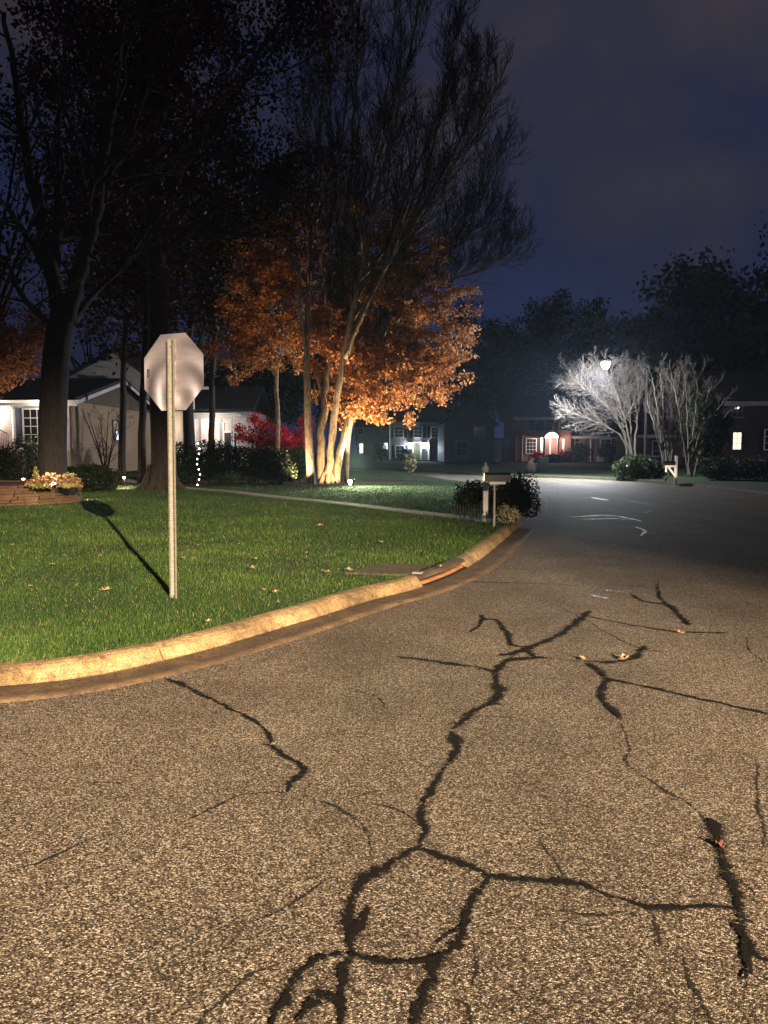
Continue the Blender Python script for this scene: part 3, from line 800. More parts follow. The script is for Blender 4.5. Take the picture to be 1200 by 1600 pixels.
class Tree:
    def __init__(s, seed): s.rng = random.Random(seed); s.thick = MB(); s.fine = MB(); s.tips = []; s.rmin = .006
    def stem(s, pts, r0, r1, n=5, sides=8, wob=0.0, pw=0.8):
        path = smooth_path(pts, n)
        if wob:
            for i in range(1, len(path)): path[i] = path[i] + Vector((s.rng.gauss(0, wob), s.rng.gauss(0, wob), 0))
        m = len(path) - 1
        rad = [r0 + (r1 - r0) * (i / m) ** pw for i in range(m + 1)]
        s.thick.tube(path, rad, sides); return path, rad
    def twig(s, p, d, length, r, level, maxl, trop, wig, kids, bias, ratio):
        rng = s.rng
        n = 5 if level < maxl else 4
        pts = [p]; rads = [r]; dirs = [d]
        for i in range(n):
            d = jit(d + Vector((0, 0, trop)) + bias, wig, rng)
            p = p + d * (length / n); pts.append(p); rads.append(max(r * (1 - 0.78 * (i + 1) / n), s.rmin * .6)); dirs.append(d)
        (s.thick if level == 0 else s.fine).tube(pts, rads, 5 if level == 0 else 3, cap=False)
        if level >= maxl - 1: s.tips.extend(pts[2:])
        if level < maxl:
            k = kids[min(level, len(kids) - 1)]
            for j in range(k):
                t = 0.22 + 0.78 * (j + rng.random()) / k
                i = min(int(t * n), n - 1); f = t * n - i
                q = pts[i].lerp(pts[i + 1], f); dd = dirs[i + 1]
                ax = dd.orthogonal().normalized(); ax.rotate(Matrix.Rotation(rng.uniform(0, 6.283), 3, dd))
                cd = dd.copy(); cd.rotate(Matrix.Rotation(R(rng.uniform(22, 52)), 3, ax))
                s.twig(q, cd, length * ratio * rng.uniform(0.7, 1.2) * (1.15 - 0.55 * t), max(rads[i] * 0.62, s.rmin), level + 1, maxl, trop, wig, kids, bias * 0.6, ratio)
    def bough(s, path, rad, count, t0, length, maxl=2, trop=0.12, wig=0.12, kids=(5, 4), out=None, bias=(0, 0, 0), spread=(30, 60), ratio=0.5, taper=0.5):
        rng = s.rng; m = len(path) - 1; bias = Vector(bias)
        for j in range(count):
            t = t0 + (1 - t0) * (j + rng.random()) / count
            i = min(int(t * m), m - 1); q = path[i].lerp(path[i + 1], t * m - i)
            dd = (path[i + 1] - path[i]).normalized()
            ax = dd.orthogonal().normalized(); ax.rotate(Matrix.Rotation(rng.uniform(0, 6.283), 3, dd))
            cd = dd.copy(); cd.rotate(Matrix.Rotation(R(rng.uniform(*spread)), 3, ax))
            if out is not None: cd = (cd + Vector(out) * rng.uniform(0.2, 1.0)).normalized()
            s.twig(q, cd, length * rng.uniform(0.65, 1.25) * (1 - taper * t), max(rad[i] * 0.5, 0.010), 0, maxl, trop, wig, kids, bias, ratio)

LEAF_K = np.array([(0, -.5), (.30, -.12), (.36, .16), (0, .55), (-.36, .16), (-.30, -.12)])
def leaves(name, centers, per, size, spread, mat, parent, seed=3, flat=0.0, keep=None, tintmul=1.0, vert=0.75, drop=0.0):
    g = np.random.default_rng(seed)
    if drop: centers = [c for c in centers if g.random() > drop]
    ct = np.repeat(g.normal(0, .22, len(centers)), per)
    C = np.repeat(np.array([tuple(c) for c in centers]), per, axis=0)
    C = C + g.normal(0, spread, C.shape) * np.array([1, 1, vert])
    if keep is not None: k_ = keep(C); C = C[k_]; ct = ct[k_]
    n = len(C)
    if n == 0: return None
    nm = g.normal(0, 1, (n, 3)); nm[:, 2] += flat; nm /= np.linalg.norm(nm, axis=1)[:, None]
    a = g.normal(0, 1, (n, 3)); a -= (a * nm).sum(1)[:, None] * nm; a /= np.linalg.norm(a, axis=1)[:, None]
    b = np.cross(nm, a)
    sz = size * g.uniform(0.6, 1.35, n)
    P = np.zeros((n, 6, 3))
    for k in range(6):
        P[:, k] = C + (a * LEAF_K[k, 1] + b * LEAF_K[k, 0] + nm * (0.16 * abs(LEAF_K[k, 0]))) * sz[:, None]
    tint = np.clip(g.normal(0.5, 0.24, n) + ct, 0, 1) * tintmul
    return mesh_np(name, P.reshape(-1, 3), 6, mat, parent, tint, None, [[0, 1, 2, 3], [0, 3, 4, 5]])

def finish(t, root, bark, twigmat=None, trunk='trunk', fine='branches'):
    m = t.thick
    if t.fine.v:
        n = len(m.v); m.v.extend(t.fine.v); m.f.extend([tuple(i + n for i in f) for f in t.fine.f]); m.m.extend([1] * len(t.fine.f))
    m.build(trunk, [bark, twigmat or bark], root, smooth=True)

# ------------------------------------------------------------- big oak on the left, behind the stone bed
def base_of(u, v, Y, zf=lz):
    p = W(u, v, Y); return Vector((p.x, Y, zf(p.x, Y) - 0.03))
def px(list_, base=None):
    return [W(u, v, Y) for u, v, Y in list_]

b = base_of(82, 745, 20)
oak = thing('oak_tree', 'forked dark oak with the thickest trunk, rising behind the raised stone bed', 'tree', b, 'tall dark trees on the left')
t = Tree(21)
p, r = t.stem([b, b + Vector((0, 0, .5))] + px([(83, 640, 20), (90, 540, 20), (100, 490, 20)]), .38, .33, 6, 14)
t.stem([b + Vector((0, 0, -.1)), b + Vector((0, 0, .55))], .52, .36, 4, 14)
for L, ra in (([(97, 500, 20), (80, 420, 20), (62, 335, 20.3), (40, 250, 20.6), (25, 130, 21), (5, 20, 21.5)], .26),
              ([(70, 420, 20), (50, 380, 19.7), (15, 330, 19.2), (-40, 260, 19)], .13),
              ([(104, 500, 20), (125, 420, 19.8), (148, 345, 19.6), (160, 250, 19.5), (178, 150, 19.2), (195, 20, 19), (205, -90, 19)], .25),
              ([(140, 365, 19.7), (165, 300, 20.2), (200, 220, 20.6), (240, 110, 21)], .15),
              ([(84, 430, 20), (92, 330, 20.6), (90, 220, 21), (100, 100, 21.5), (110, -30, 22)], .17),
              ([(112, 505, 20), (150, 455, 20.8), (195, 415, 21.4), (235, 350, 22)], .11),
              ([(95, 520, 20), (40, 470, 19), (10, 410, 18.5), (-30, 380, 18)], .10)):
    p, r = t.stem(px(L), ra, ra * .22, 5, 8, 0.02)
    t.bough(p, r, 11, .25, 3.2, 2, .06, .2, (4, 3), spread=(30, 75))
finish(t, oak, M['barkdark'], M['barkdark'])
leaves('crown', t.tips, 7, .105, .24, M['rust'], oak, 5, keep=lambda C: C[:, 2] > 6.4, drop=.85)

# ------------------------------------------------------------- straight tall trunk beside the walk
b = base_of(252, 752, 26.5)
tl = thing('tall_tree', 'straight dark tree with flared roots directly behind the sign', 'tree', b, 'tall dark trees on the left')
t = Tree(22)
p, r = t.stem([b + Vector((0, 0, -.1)), b + Vector((0.05, 0, .4)), b + Vector((0.1, 0, 1.4))] + px([(250, 600, 26.5), (246, 450, 26.5), (238, 300, 26.5), (232, 150, 26.5), (228, 0, 26.6), (226, -160, 26.6)]), .68, .20, 5, 14, 0, .45)
for k in range(6):
    a = k * 1.05 + .2; t.thick.tube([b + Vector((math.cos(a) * .95, math.sin(a) * .95, -.1)), b + Vector((math.cos(a) * .5, math.sin(a) * .5, .22)), b + Vector((math.cos(a) * .32, math.sin(a) * .32, .9))], [.10, .17, .12], 7)
t.bough(p, r, 26, .52, 6.0, 2, .03, .17, (6, 5), spread=(45, 85), taper=.3)
for L, ra in (([(240, 330, 26.5), (290, 250, 26), (340, 190, 25.5), (400, 90, 25), (440, 30, 24.5), (470, 15, 24.3)], .17),
              ([(238, 380, 26.5), (290, 330, 27), (350, 290, 27.5), (430, 250, 28)], .13),
              ([(234, 250, 26.5), (260, 130, 26), (300, 20, 25.5)], .15),
              ([(234, 300, 26.5), (180, 200, 27), (140, 90, 27.5)], .14)):
    p, r = t.stem(px(L), ra, ra * .2, 5, 7, .02)
    t.bough(p, r, 14, .15, 3.6, 2, .05, .2, (5, 4), spread=(30, 75))
finish(t, tl, M['bark'], M['barkdark'])
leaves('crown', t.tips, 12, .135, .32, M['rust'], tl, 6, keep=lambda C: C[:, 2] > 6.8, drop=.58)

# ------------------------------------------------------------- a generic tree whose limbs reach for points of an ellipsoid crown
def crown_tree(name, label, cat, base, height, crad, cz, czr, nl, r0, bark, leafm, per, lsize, lspread, seed, group=None, boughs=7, blen=0.30, fork=.35, tipbark=None, maxl=1, lift=.1):
    root = thing(name, label, cat, base, group)
    t = Tree(seed); g = t.rng
    fz_ = base + Vector((g.uniform(-.3, .3), g.uniform(-.3, .3), height * fork))
    p, r = t.stem([base + Vector((0, 0, -.1)), base.lerp(fz_, .5) + Vector((g.uniform(-.1, .1), 0, 0)), fz_], r0, r0 * .62, 4, 9)
    for k in range(nl):
        a = 2 * math.pi * (k + g.random() * .7) / nl * 1.618 * 2; el = math.asin(g.uniform(-.75, 1.0)); rr = g.uniform(.72, 1.0)
        tgt = base + Vector((crad * rr * math.cos(a) * math.cos(el), crad * rr * math.sin(a) * math.cos(el), cz + czr * rr * math.sin(el)))
        st_ = base.lerp(fz_, g.uniform(.72, 1.0))
        mid = st_.lerp(tgt, .5) + Vector((0, 0, czr * .12))
        p, r = t.stem([st_, mid, tgt], r0 * .34, r0 * .05, 5, 6, .03)
        t.bough(p, r, boughs, .25, crad * blen * 1.5, maxl, lift, .16, (5, 4), spread=(30, 75), taper=.3)
    finish(t, root, bark, tipbark or bark)
    if leafm is not None: leaves('crown', t.tips, per, lsize, lspread, leafm, root, seed)
    return root

def at(u, v, Y, zf=lz): return base_of(u, v, Y, zf)
# slender trunks between the beige house and the walk
for u, v, Y, top, lab, s in ((190, 742, 33, 240, 'thin dark tree in front of the beige gabled house, left of two', 31), (221, 744, 31, 210, 'thin dark tree in front of the beige gabled house, nearest the big straight trunk', 32), (330, 735, 38, 330, 'slender dark tree among the shrubs right of the sign', 33)):
    b = at(u, v, Y); root = thing('slender_tree', lab, 'tree', b, 'slender dark trees')
    t = Tree(s); p, r = t.stem([b] + px([(u + 2, 620, Y), (u + 6, 500, Y), (u + 2, 380, Y), (u + 8, top, Y)]), .19, .05, 5, 8, .015)
    t.bough(p, r, 16, .38, 3.6, 2, .1, .16, (5, 4), spread=(30, 70))
    finish(t, root, M['bark'], M['barkdark']); leaves('crown', t.tips, 3, .2, .4, M['rust'], root, s)
# a fuller dark tree behind them closes the canopy
crown_tree('broadleaf_tree', 'wide dark rust-leaved tree standing behind the slender trunks, left of the orange maple', 'tree', at(300, 738, 43), 20, 7.5, 12.5, 6.0, 15, .36, M['barkdark'], M['rust'], 5, .28, .55, 41, 'tall dark trees on the left', 8, .3, .3)
crown_tree('broadleaf_tree', 'tall dark rust-leaved tree at the left edge, behind the oak', 'tree', at(-20, 742, 33), 19, 6.0, 12.5, 6.5, 9, .34, M['barkdark'], M['rust'], 1, .20, .5, 42, 'tall dark trees on the left', 4, .3, .3)
crown_tree('broadleaf_tree', 'sparse bare-limbed dark tree rising right behind the beige gabled house', 'tree', at(150, 735, 56), 20, 6.5, 12.5, 5.5, 9, .3, M['barkdark'], M['rust'], 1, .26, .5, 43, 'tall dark trees on the left', 4, .3, .35)
crown_tree('evergreen_tree', 'dense dark evergreen behind the crimson maple', 'tree', at(400, 735, 60), 14, 4.6, 7.0, 4.6, 12, .3, M['barkdark'], M['evergreen'], 10, .26, .45, 44, 'dark evergreens', 8, .3, .15)
# leafy branches low at the left edge
crown_tree('young_maple', 'small rust-orange maple leaning into the left edge over the brick house', 'tree', at(-40, 745, 33.4), 7.2, 3.1, 6.0, 1.5, 14, .12, M['bark'], leafmat('rust_orange_leaf', (0.22, 0.07, 0.018), (0.42, 0.17, 0.05), .45), 8, .15, .22, 45, None, 7, .3, .5)

# ------------------------------------------------------------- bare multi-stem maple, centre
b = at(512, 757, 33)
bm = thing('bare_maple', 'bare multi-stemmed maple with a wide fan of branches, its foot brightly uplit', 'tree', b)
t = Tree(51); t.rmin = .011
ST = [([(498, 757, 33), (500, 690, 33), (507, 630, 33), (514, 560, 33), (526, 470, 33.2), (536, 380, 33.4), (548, 250, 33.6), (556, 120, 34), (562, 0, 34), (566, -90, 34)], .22, .03),
      ([(508, 757, 33), (518, 690, 32.7), (530, 600, 32.4), (548, 500, 32), (566, 420, 31.6), (590, 300, 31), (618, 180, 30.5), (645, 60, 30), (662, -40, 30)], .19, .03),
      ([(520, 757, 33), (536, 690, 33.2), (556, 620, 33.5), (580, 540, 34), (606, 460, 34.5), (640, 360, 35), (672, 250, 35.5), (700, 130, 36), (722, 20, 36)], .19, .03),
      ([(540, 560, 32.2), (580, 460, 31.4), (640, 360, 31), (700, 270, 30.8), (752, 180, 30.5), (748, 96, 30.4)], .11, .02),
      ([(562, 600, 33.6), (610, 500, 34), (670, 420, 34.4), (730, 350, 34.6), (762, 290, 34.8), (785, 235, 35)], .10, .02),
      ([(552, 500, 32), (600, 430, 32.5), (660, 390, 33), (720, 370, 33.4), (768, 345, 33.6)], .08, .015),
      ([(580, 545, 34), (640, 480, 34), (700, 440, 34), (750, 425, 34), (780, 405, 34)], .07, .015),
      ([(520, 520, 33), (505, 430, 32.5), (492, 320, 32), (478, 200, 31.6), (470, 110, 31.5)], .10, .02),
      ([(534, 400, 33.4), (520, 280, 34.5), (515, 150, 35), (512, 30, 35.4)], .10, .02),
      ([(520, 520, 33), (540, 400, 33.6), (585, 250, 33.8), (610, 100, 33.8), (620, -40, 33.8)], .10, .02),
      ([(560, 470, 32), (630, 320, 32.6), (685, 170, 32.8), (712, 50, 33)], .10, .02),
      ([(598, 420, 31.4), (680, 290, 33), (732, 190, 33.4), (752, 120, 33.6)], .09, .018),
      ([(515, 540, 33), (510, 400, 33.8), (535, 220, 34), (548, 80, 34), (552, -30, 34)], .09, .02),
      ([(530, 440, 33.3), (560, 330, 35), (600, 220, 36), (628, 80, 37)], .11, .02)]
for i, (L, r0, r1) in enumerate(ST):
    p, r = t.stem(px(L) if i > 2 else [b + Vector(((L[0][0] - 508) / 36, 0, -.1))] + px(L[1:]), r0, r1, 5, 9 if i < 3 else 6, .028)
    t.bough(p, r, 28 if i < 3 else 24, .36 if i < 3 else .2, 3.3, 2, .13, .09, (10, 6), out=(.16, 0, .4), bias=(.01, 0, .0), spread=(16, 44), ratio=.55, taper=.5)
# low dead stubs
for L, r0 in (([(508, 640, 33), (498, 600, 32.8), (494, 560, 32.8)], .07), ([(495, 632, 33), (491, 600, 32.6)], .06)):
    t.stem(px(L), r0, r0 * .6, 3, 7)
for k in range(7):
    a = k * .9 + .3; t.thick.tube([b + Vector((math.cos(a) * .62, math.sin(a) * .5, -.08)), b + Vector((math.cos(a) * .36, math.sin(a) * .3, .10)), b + Vector((math.cos(a) * .2, math.sin(a) * .16, .55))], [.07, .12, .09], 7)
finish(t, bm, M['barkgrey'], M['twig'])

b = at(486, 752, 31.5)
bs = thing('bare_tree', 'single pale mossy trunk just left of the uplit maple, bare above', 'tree', b)
t = Tree(52); t.rmin = .009
p, r = t.stem([b + Vector((.03, 0, -.1)), b + Vector((0, 0, .35))] + px([(481, 660, 31.5), (479, 560, 31.5), (482, 450, 31.6), (489, 330, 31.8), (500, 200, 32), (508, 90, 32), (514, -30, 32)]), .26, .04, 5, 10, .01, .55)
t.bough(p, r, 22, .45, 2.9, 2, .16, .09, (6, 5), spread=(20, 45))
p, r = t.stem(px([(481, 580, 31.5), (470, 480, 31.2), (462, 380, 31), (455, 280, 30.8)]), .07, .015, 5, 6); t.bough(p, r, 8, .3, 2.0, 2, .15, .1, (5, 4))
finish(t, bs, M['barkgrey'], M['twig'])

# ------------------------------------------------------------- orange maples lit from below
def orange_tree(label, base, targets, trunkpts, seed, per, keep=None, r0=.13):
    root = thing('orange_maple', label, 'tree', base, 'orange maples')
    t = Tree(seed)
    p, r = t.stem([base + Vector((0, 0, -.1))] + trunkpts, r0, r0 * .5, 5, 9, .01)
    for u, v, Y in targets:
        st_ = p[int(len(p) * t.rng.uniform(.45, .95))]; tg = W(u, v, Y)
        q, rr = t.stem([st_, st_.lerp(tg, .5) + Vector((0, 0, .35)), tg], r0 * .32, .012, 5, 6, .02)
        t.bough(q, rr, 7, .3, 1.35, 1, .02, .2, (5, 4), spread=(30, 75), taper=.2)
    finish(t, root, M['barkgrey'], M['twig'])
    leaves('crown', t.tips, per, .135, .15, M['orange'], root, seed, flat=.5, keep=keep, vert=.5, drop=.36)
    return root
rg = random.Random(4)
b = at(541, 752, 34.6)
T2 = [(rg.gauss(0, 1), 0, 0) for _ in range(0)]
T2 = [(u, v, 34.6 + rg.uniform(-2.6, 2.8)) for u, v in ((585, 640), (610, 600), (640, 580), (670, 610), (650, 640), (690, 575), (720, 560), (712, 580), (500, 350), (512, 400), (522, 455), (505, 505), (530, 525), (500, 555), (518, 590), (540, 460), (548, 385), (525, 330), (560, 500), (700, 540), (665, 540), (630, 545), (600, 560), (590, 520), (640, 500), (680, 490), (715, 500), (720, 520), (700, 450), (660, 440), (620, 470), (580, 470), (560, 430), (600, 420), (640, 410), (680, 420), (735, 460), (560, 380), (530, 360), (535, 320), (620, 620), (690, 610), (655, 645), (552, 652), (560, 640), (640, 350), (600, 350), (690, 390), (570, 330), (550, 430), (545, 560), (565, 600), (570, 540), (520, 420), (515, 480), (540, 500))]
orange_tree('broad orange-leaved maple, leaves glowing in the uplight beside the bare stems', b, T2, px([(545, 680, 34.6), (560, 610, 34.6), (585, 540, 34.7), (598, 470, 34.8)]), 61, 10)
b = at(434, 748, 36)
T3 = [(u, v, 36 + rg.uniform(-2.2, 2.4)) for u, v in ((385, 560), (400, 520), (420, 500), (440, 470), (455, 520), (450, 560), (410, 570), (375, 510), (390, 460), (420, 430), (450, 400), (470, 440), (430, 380), (400, 400), (460, 350), (372, 440), (360, 480), (350, 540), (480, 480), (440, 540), (470, 380), (365, 580), (490, 520), (500, 440), (488, 560), (380, 370), (400, 350), (440, 335), (480, 330), (355, 500), (420, 340))]
orange_tree('slimmer orange-leaved maple with a dark trunk, left of the uplit stems', b, T3, px([(434, 660, 36), (432, 590, 36), (436, 500, 36), (442, 420, 36)]), 62, 10)

# ------------------------------------------------------------- crimson maple
b = at(432, 742, 38)
cm = thing('crimson_maple', 'low crimson maple glowing red behind the dark shrubs', 'tree', b)
t = Tree(63)
for k in range(9):
    a = k * .7; tg = b + Vector((1.75 * math.cos(a), 1.3 * math.sin(a), 1.9 + 1.3 * rg.random()))
    p, r = t.stem([b, b + Vector((.25 * math.cos(a), .2 * math.sin(a), 1.0)), tg], .06, .012, 4, 6)
    t.bough(p, r, 8, .35, .9, 1, .0, .2, (5, 4))
finish(t, cm, M['barkdark'], M['twig']); leaves('crown', t.tips, 13, .085, .16, M['crimson'], cm, 63, flat=.6)
light('red_maple_spot', 'SPOT', b + Vector((.4, -2.2, .3)), 520, (1.0, .75, .6), cm, .04, b + Vector((.1, 0, 2.2)), 85, .8)

# ------------------------------------------------------------- shrubs: many small leaves over a lumpy dome
def shrub(name, label, cat, base, rx, ry, h, n, size, mat, seed, group=None, stems=True, lumps=9):
    root = thing(name, label, cat, base, group); g = np.random.default_rng(seed); rr = random.Random(seed)
    cs = [(rr.uniform(-.55, .55) * rx, rr.uniform(-.55, .55) * ry, rr.uniform(.35, .72) * h, rr.uniform(.30, .52)) for _ in range(lumps)]
    pts = []
    for k in range(n):
        c = cs[k % lumps]; d = g.normal(0, 1, 3); d /= np.linalg.norm(d); q = g.uniform(.55, 1.0) ** .5
        z = c[2] + d[2] * h * c[3] * q
        if z < .03: z = abs(z) * .5 + .03
        pts.append((base.x + c[0] + d[0] * rx * c[3] * q * 1.25, base.y + c[1] + d[1] * ry * c[3] * q * 1.25, base.z + z))
    t = MB()
    for k in range(9):
        c = cs[k % lumps]
        t.tube([base + Vector((rr.uniform(-.1, .1), rr.uniform(-.1, .1), -.05)), base + Vector((c[0] * .5, c[1] * .5, c[2] * .6)), base + Vector((c[0] * 1.1, c[1] * 1.1, c[2] * 1.2))], [.018, .013, .005], 5)
    t.build('stems', M['twig'], root)
    leaves('foliage', pts, 1, size, .02, mat, root, seed)
    return root
for u, v, Y, rx, h, lab, s in ((300, 752, 31, 1.1, 1.7, 'dark rounded shrub hung with a string of small lights', 71), (345, 752, 32, 1.3, 1.75, 'dark shrub in the middle of the row right of the sign', 72),
                               (392, 753, 32, 1.2, 1.7, 'dark shrub below the crimson maple', 73), (438, 755, 31, .9, 1.35, 'dark shrub at the right end of the row, next to the pale trunk', 74),
                               (140, 752, 25.5, 1.05, .95, 'low clipped dark shrub right of the oak trunk', 75), (120, 725, 29, 1.5, .75, 'flat-topped dark hedge in front of the beige house', 76),
                               (8, 742, 26, .7, 1.6, 'dark evergreen shrub at the left edge beside the front steps', 77), (460, 745, 36, .7, 1.5, 'small dark shrub between the pale trunk and the crimson maple', 78)):
    b = at(u, v, Y); shrub('dark_shrub', lab, 'shrub', b, rx, rx * .8, h, 5200, .075, M['evergreen'], s, 'dark shrubs on the left lawn')
# string of little lights on the first shrub
b = at(314, 752, 29.7); sl = thing('string_lights', 'short string of tiny white bulbs hanging down the dark shrub', 'string lights', b)
w_ = MB(); pts = [b + Vector((.06 * math.sin(k * 1.3), -.35 - .02 * math.cos(k), 1.68 - k * .2)) for k in range(9)]
w_.tube(pts, .006, 5); w_.build('wire', M['black'], sl)
for q in pts:
    m = MB(); m.lathe(q + Vector((0, -.015, -.03)), [(.004, 0), (.022, .015), (.026, .03), (.018, .05), (.006, .06)], 8); m.build('bulb', M['lampwhite'], sl)

# small bare reddish tree before the beige house
b = at(165, 738, 37); db = thing('dogwood', 'small bare dogwood with reddish twigs against the beige wall', 'tree', b)
t = Tree(64)
for k in range(6):
    a = k * 1.05; p, r = t.stem([b, b + Vector((.3 * math.cos(a), .3 * math.sin(a), 1.2)), b + Vector((1.0 * math.cos(a), .9 * math.sin(a), 3.2))], .05, .012, 4, 6); t.bough(p, r, 8, .3, 1.1, 2, .06, .15, (4, 3))
finish(t, db, M['bark'], pm('red_twig', (.12, .05, .04), (.2, .09, .07), 5, .9))

# ------------------------------------------------------------- pale bare crape myrtles under the far street lamp
def myrtle(label, base, stems, seed, nb, out, blen, trop=.02, spread=(15, 45), dy=0.0, bark='myrtle'):
    stems = [[(u, v, Y + dy) for u, v, Y in L] for L in stems]
    root = thing('crape_myrtle', label, 'tree', base, 'bare crape myrtles'); t = Tree(seed); t.rmin = .008
    for L in stems:
        p, r = t.stem([base + Vector((t.rng.uniform(-.2, .2), t.rng.uniform(-.2, .2), -.05))] + px(L), .085, .022, 5, 7, .03)
        t.bough(p, r, nb, .38, blen, 2, trop, .10, (7, 4), out=out, spread=spread, ratio=.5, taper=.35)
    finish(t, root, M[bark], M[bark])
b = at(988, 742, 46.5, fz)
myrtle('bare crape myrtle glowing white under the street lamp, its twigs swept left', b,
       [[(980, 700, 45), (970, 650, 45), (955, 610, 44.6), (935, 585, 44.4)], [(978, 690, 45), (960, 650, 44.5), (930, 620, 44), (905, 600, 43.8)], [(985, 690, 45.2), (985, 640, 45.4), (982, 610, 45.6), (976, 588, 45.6)],
        [(992, 690, 45.4), (998, 640, 46), (1001, 610, 46), (1003, 592, 46)], [(975, 690, 44.6), (950, 668, 44), (920, 655, 43.6), (893, 645, 43.4)], [(982, 680, 44.6), (965, 620, 44.4), (950, 590, 44.2)],
        [(980, 690, 45.2), (955, 640, 45.6), (925, 605, 46), (903, 590, 46)]], 81, 34, (-.75, -.1, .05), 2.0, dy=1.5)
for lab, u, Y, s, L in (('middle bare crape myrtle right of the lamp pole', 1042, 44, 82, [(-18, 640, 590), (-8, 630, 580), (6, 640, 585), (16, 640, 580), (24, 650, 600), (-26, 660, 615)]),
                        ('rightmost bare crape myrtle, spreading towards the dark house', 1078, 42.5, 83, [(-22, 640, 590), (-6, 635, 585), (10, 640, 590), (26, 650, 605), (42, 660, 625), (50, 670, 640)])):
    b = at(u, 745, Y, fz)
    myrtle(lab, b, [[(u + dx * .35, 705, Y), (u + dx * .8, v1, Y + dx * .02), (u + dx * 1.25, v2, Y - dx * .03)] for dx, v1, v2 in L], s, 9, (.1, 0, .2), 1.5, .10, (15, 40), bark='dimmyrtle')

# ================================================================== DARK TREES OF THE BACKGROUND
for u, Y, H_, cr, cz, czr, nl, leafm, per, lab, s in (
    (812, 118, 23, 9.0, 15, 8.5, 16, 'evergreen', 9, 'dark tree behind the brick house with the lit arch, its rounded top against the sky', 91),
    (885, 122, 25, 8.0, 17.5, 7.5, 15, 'evergreen', 7, 'dark full-crowned tree with sky gaps, just left of the street lamp glow', 92),
    (745, 112, 21, 8.0, 13.5, 7.5, 14, 'evergreen', 9, 'dark tree behind the unlit gabled house', 93),
    (650, 122, 20, 9.0, 12, 8, 14, 'evergreen', 8, 'dark tree behind the white-trimmed house with blue porch lanterns', 94),
    (1010, 92, 16, 6.0, 11.5, 6, 14, 'evergreen', 5, 'loose dark tree right behind the street lamp', 95),
    (1085, 74, 19, 7.0, 11.5, 6.5, 16, 'evergreen', 10, 'large dark dome-crowned tree behind the bare crape myrtles', 96),
    (1235, 66, 22, 6.5, 13.0, 7.5, 14, 'evergreen', 8, 'tall dark tree at the right edge above the dark house', 97),
    (1140, 95, 16, 7.0, 10.0, 7, 12, 'evergreen', 8, 'lower dark tree between the dome-crowned tree and the right edge', 98),
    (560, 105, 19, 8.0, 11.0, 7, 12, 'evergreen', 8, 'dark tree far behind the uplit maple', 99),
    (940, 128, 17, 8.0, 9.0, 7, 12, 'evergreen', 8, 'low dark tree behind the right wing of the brick house', 100)):
    crown_tree('background_tree', lab, 'tree', at(u, 712, Y, fz), H_, cr, cz, czr, nl, .38, M['barkdark'], M[leafm], per, .42, .75, s, 'dark trees beyond the houses', 7, .32, .3)
for u, Y, H_, cr, cz, czr, lab, s in ((1130, 82, 22, 4.5, 14.5, 6.5, 'bare thin-twigged tree rising above the dome-crowned tree', 111), (995, 104, 17, 4.5, 12, 5, 'bare tree faintly lit behind the street lamp', 112)):
    crown_tree('bare_background_tree', lab, 'tree', at(u, 712, Y, fz), H_, cr, cz, czr, 12, .26, M['bark'], None, 0, 0, 0, s, 'bare trees beyond the houses', 11, .4, .4, M['twig'], 2, .2)

# ================================================================== HOUSES
def hbox(root, name, mat, x0, x1, y0, y1, z0, z1):
    m = MB(); m.box(x0, x1, y0, y1, z0, z1); return m.build(name, mat, root)
def gable_y(root, x0, x1, y0, y1, ze, zp, mat, over=.35, th=.16, xp=None, name='roof'):
    """ridge runs along Y (gable end faces the street)"""
    xm = (x0 + x1) / 2 if xp is None else xp
    m = MB()
    for xa, sgn in ((x0, -1), (x1, 1)):
        sl = (zp - ze) / abs(xm - xa); xe = xa + sgn * over; z_e = ze - sl * over
        m.prism([(xm, y0 - over, zp), (xe, y0 - over, z_e), (xe, y0 - over, z_e + th), (xm, y0 - over, zp + th * 1.15)], (0, (y1 - y0) + 2 * over, 0))
    return m.build(name, mat, root)
def gable_x(root, x0, x1, y0, y1, ze, zp, mat, over=.35, th=.16, name='roof'):
    """ridge runs along X (eaves face the street)"""
    ym = (y0 + y1) / 2; m = MB(); sl = (zp - ze) / (ym - y0)
    for ya, sgn in ((y0, -1), (y1, 1)):
        yo = ya + sgn * over; zo = ze - sl * over
        m.prism([(x0 - over, ym, zp), (x0 - over, yo, zo), (x0 - over, yo, zo + th), (x0 - over, ym, zp + th * 1.1)], (x1 - x0 + 2 * over, 0, 0))
    return m.build(name, mat, root)
def tri_wall(root, mat, x0, x1, y0, y1, ze, zp, xp=None, name='gable_wall'):
    xm = (x0 + x1) / 2 if xp is None else xp
    m = MB(); m.prism([(x0, y0, ze), (x1, y0, ze), (xm, y0, zp - .02)], (0, y1 - y0, 0)); return m.build(name, mat, root)
def tri_wall_x(root, mat, x0, x1, y0, y1, ze, zp):
    m = MB(); ym = (y0 + y1) / 2; m.prism([(x0, y0, ze), (x0, y1, ze), (x0, ym, zp - .02)], (x1 - x0, 0, 0)); return m.build('gable_wall', mat, root)
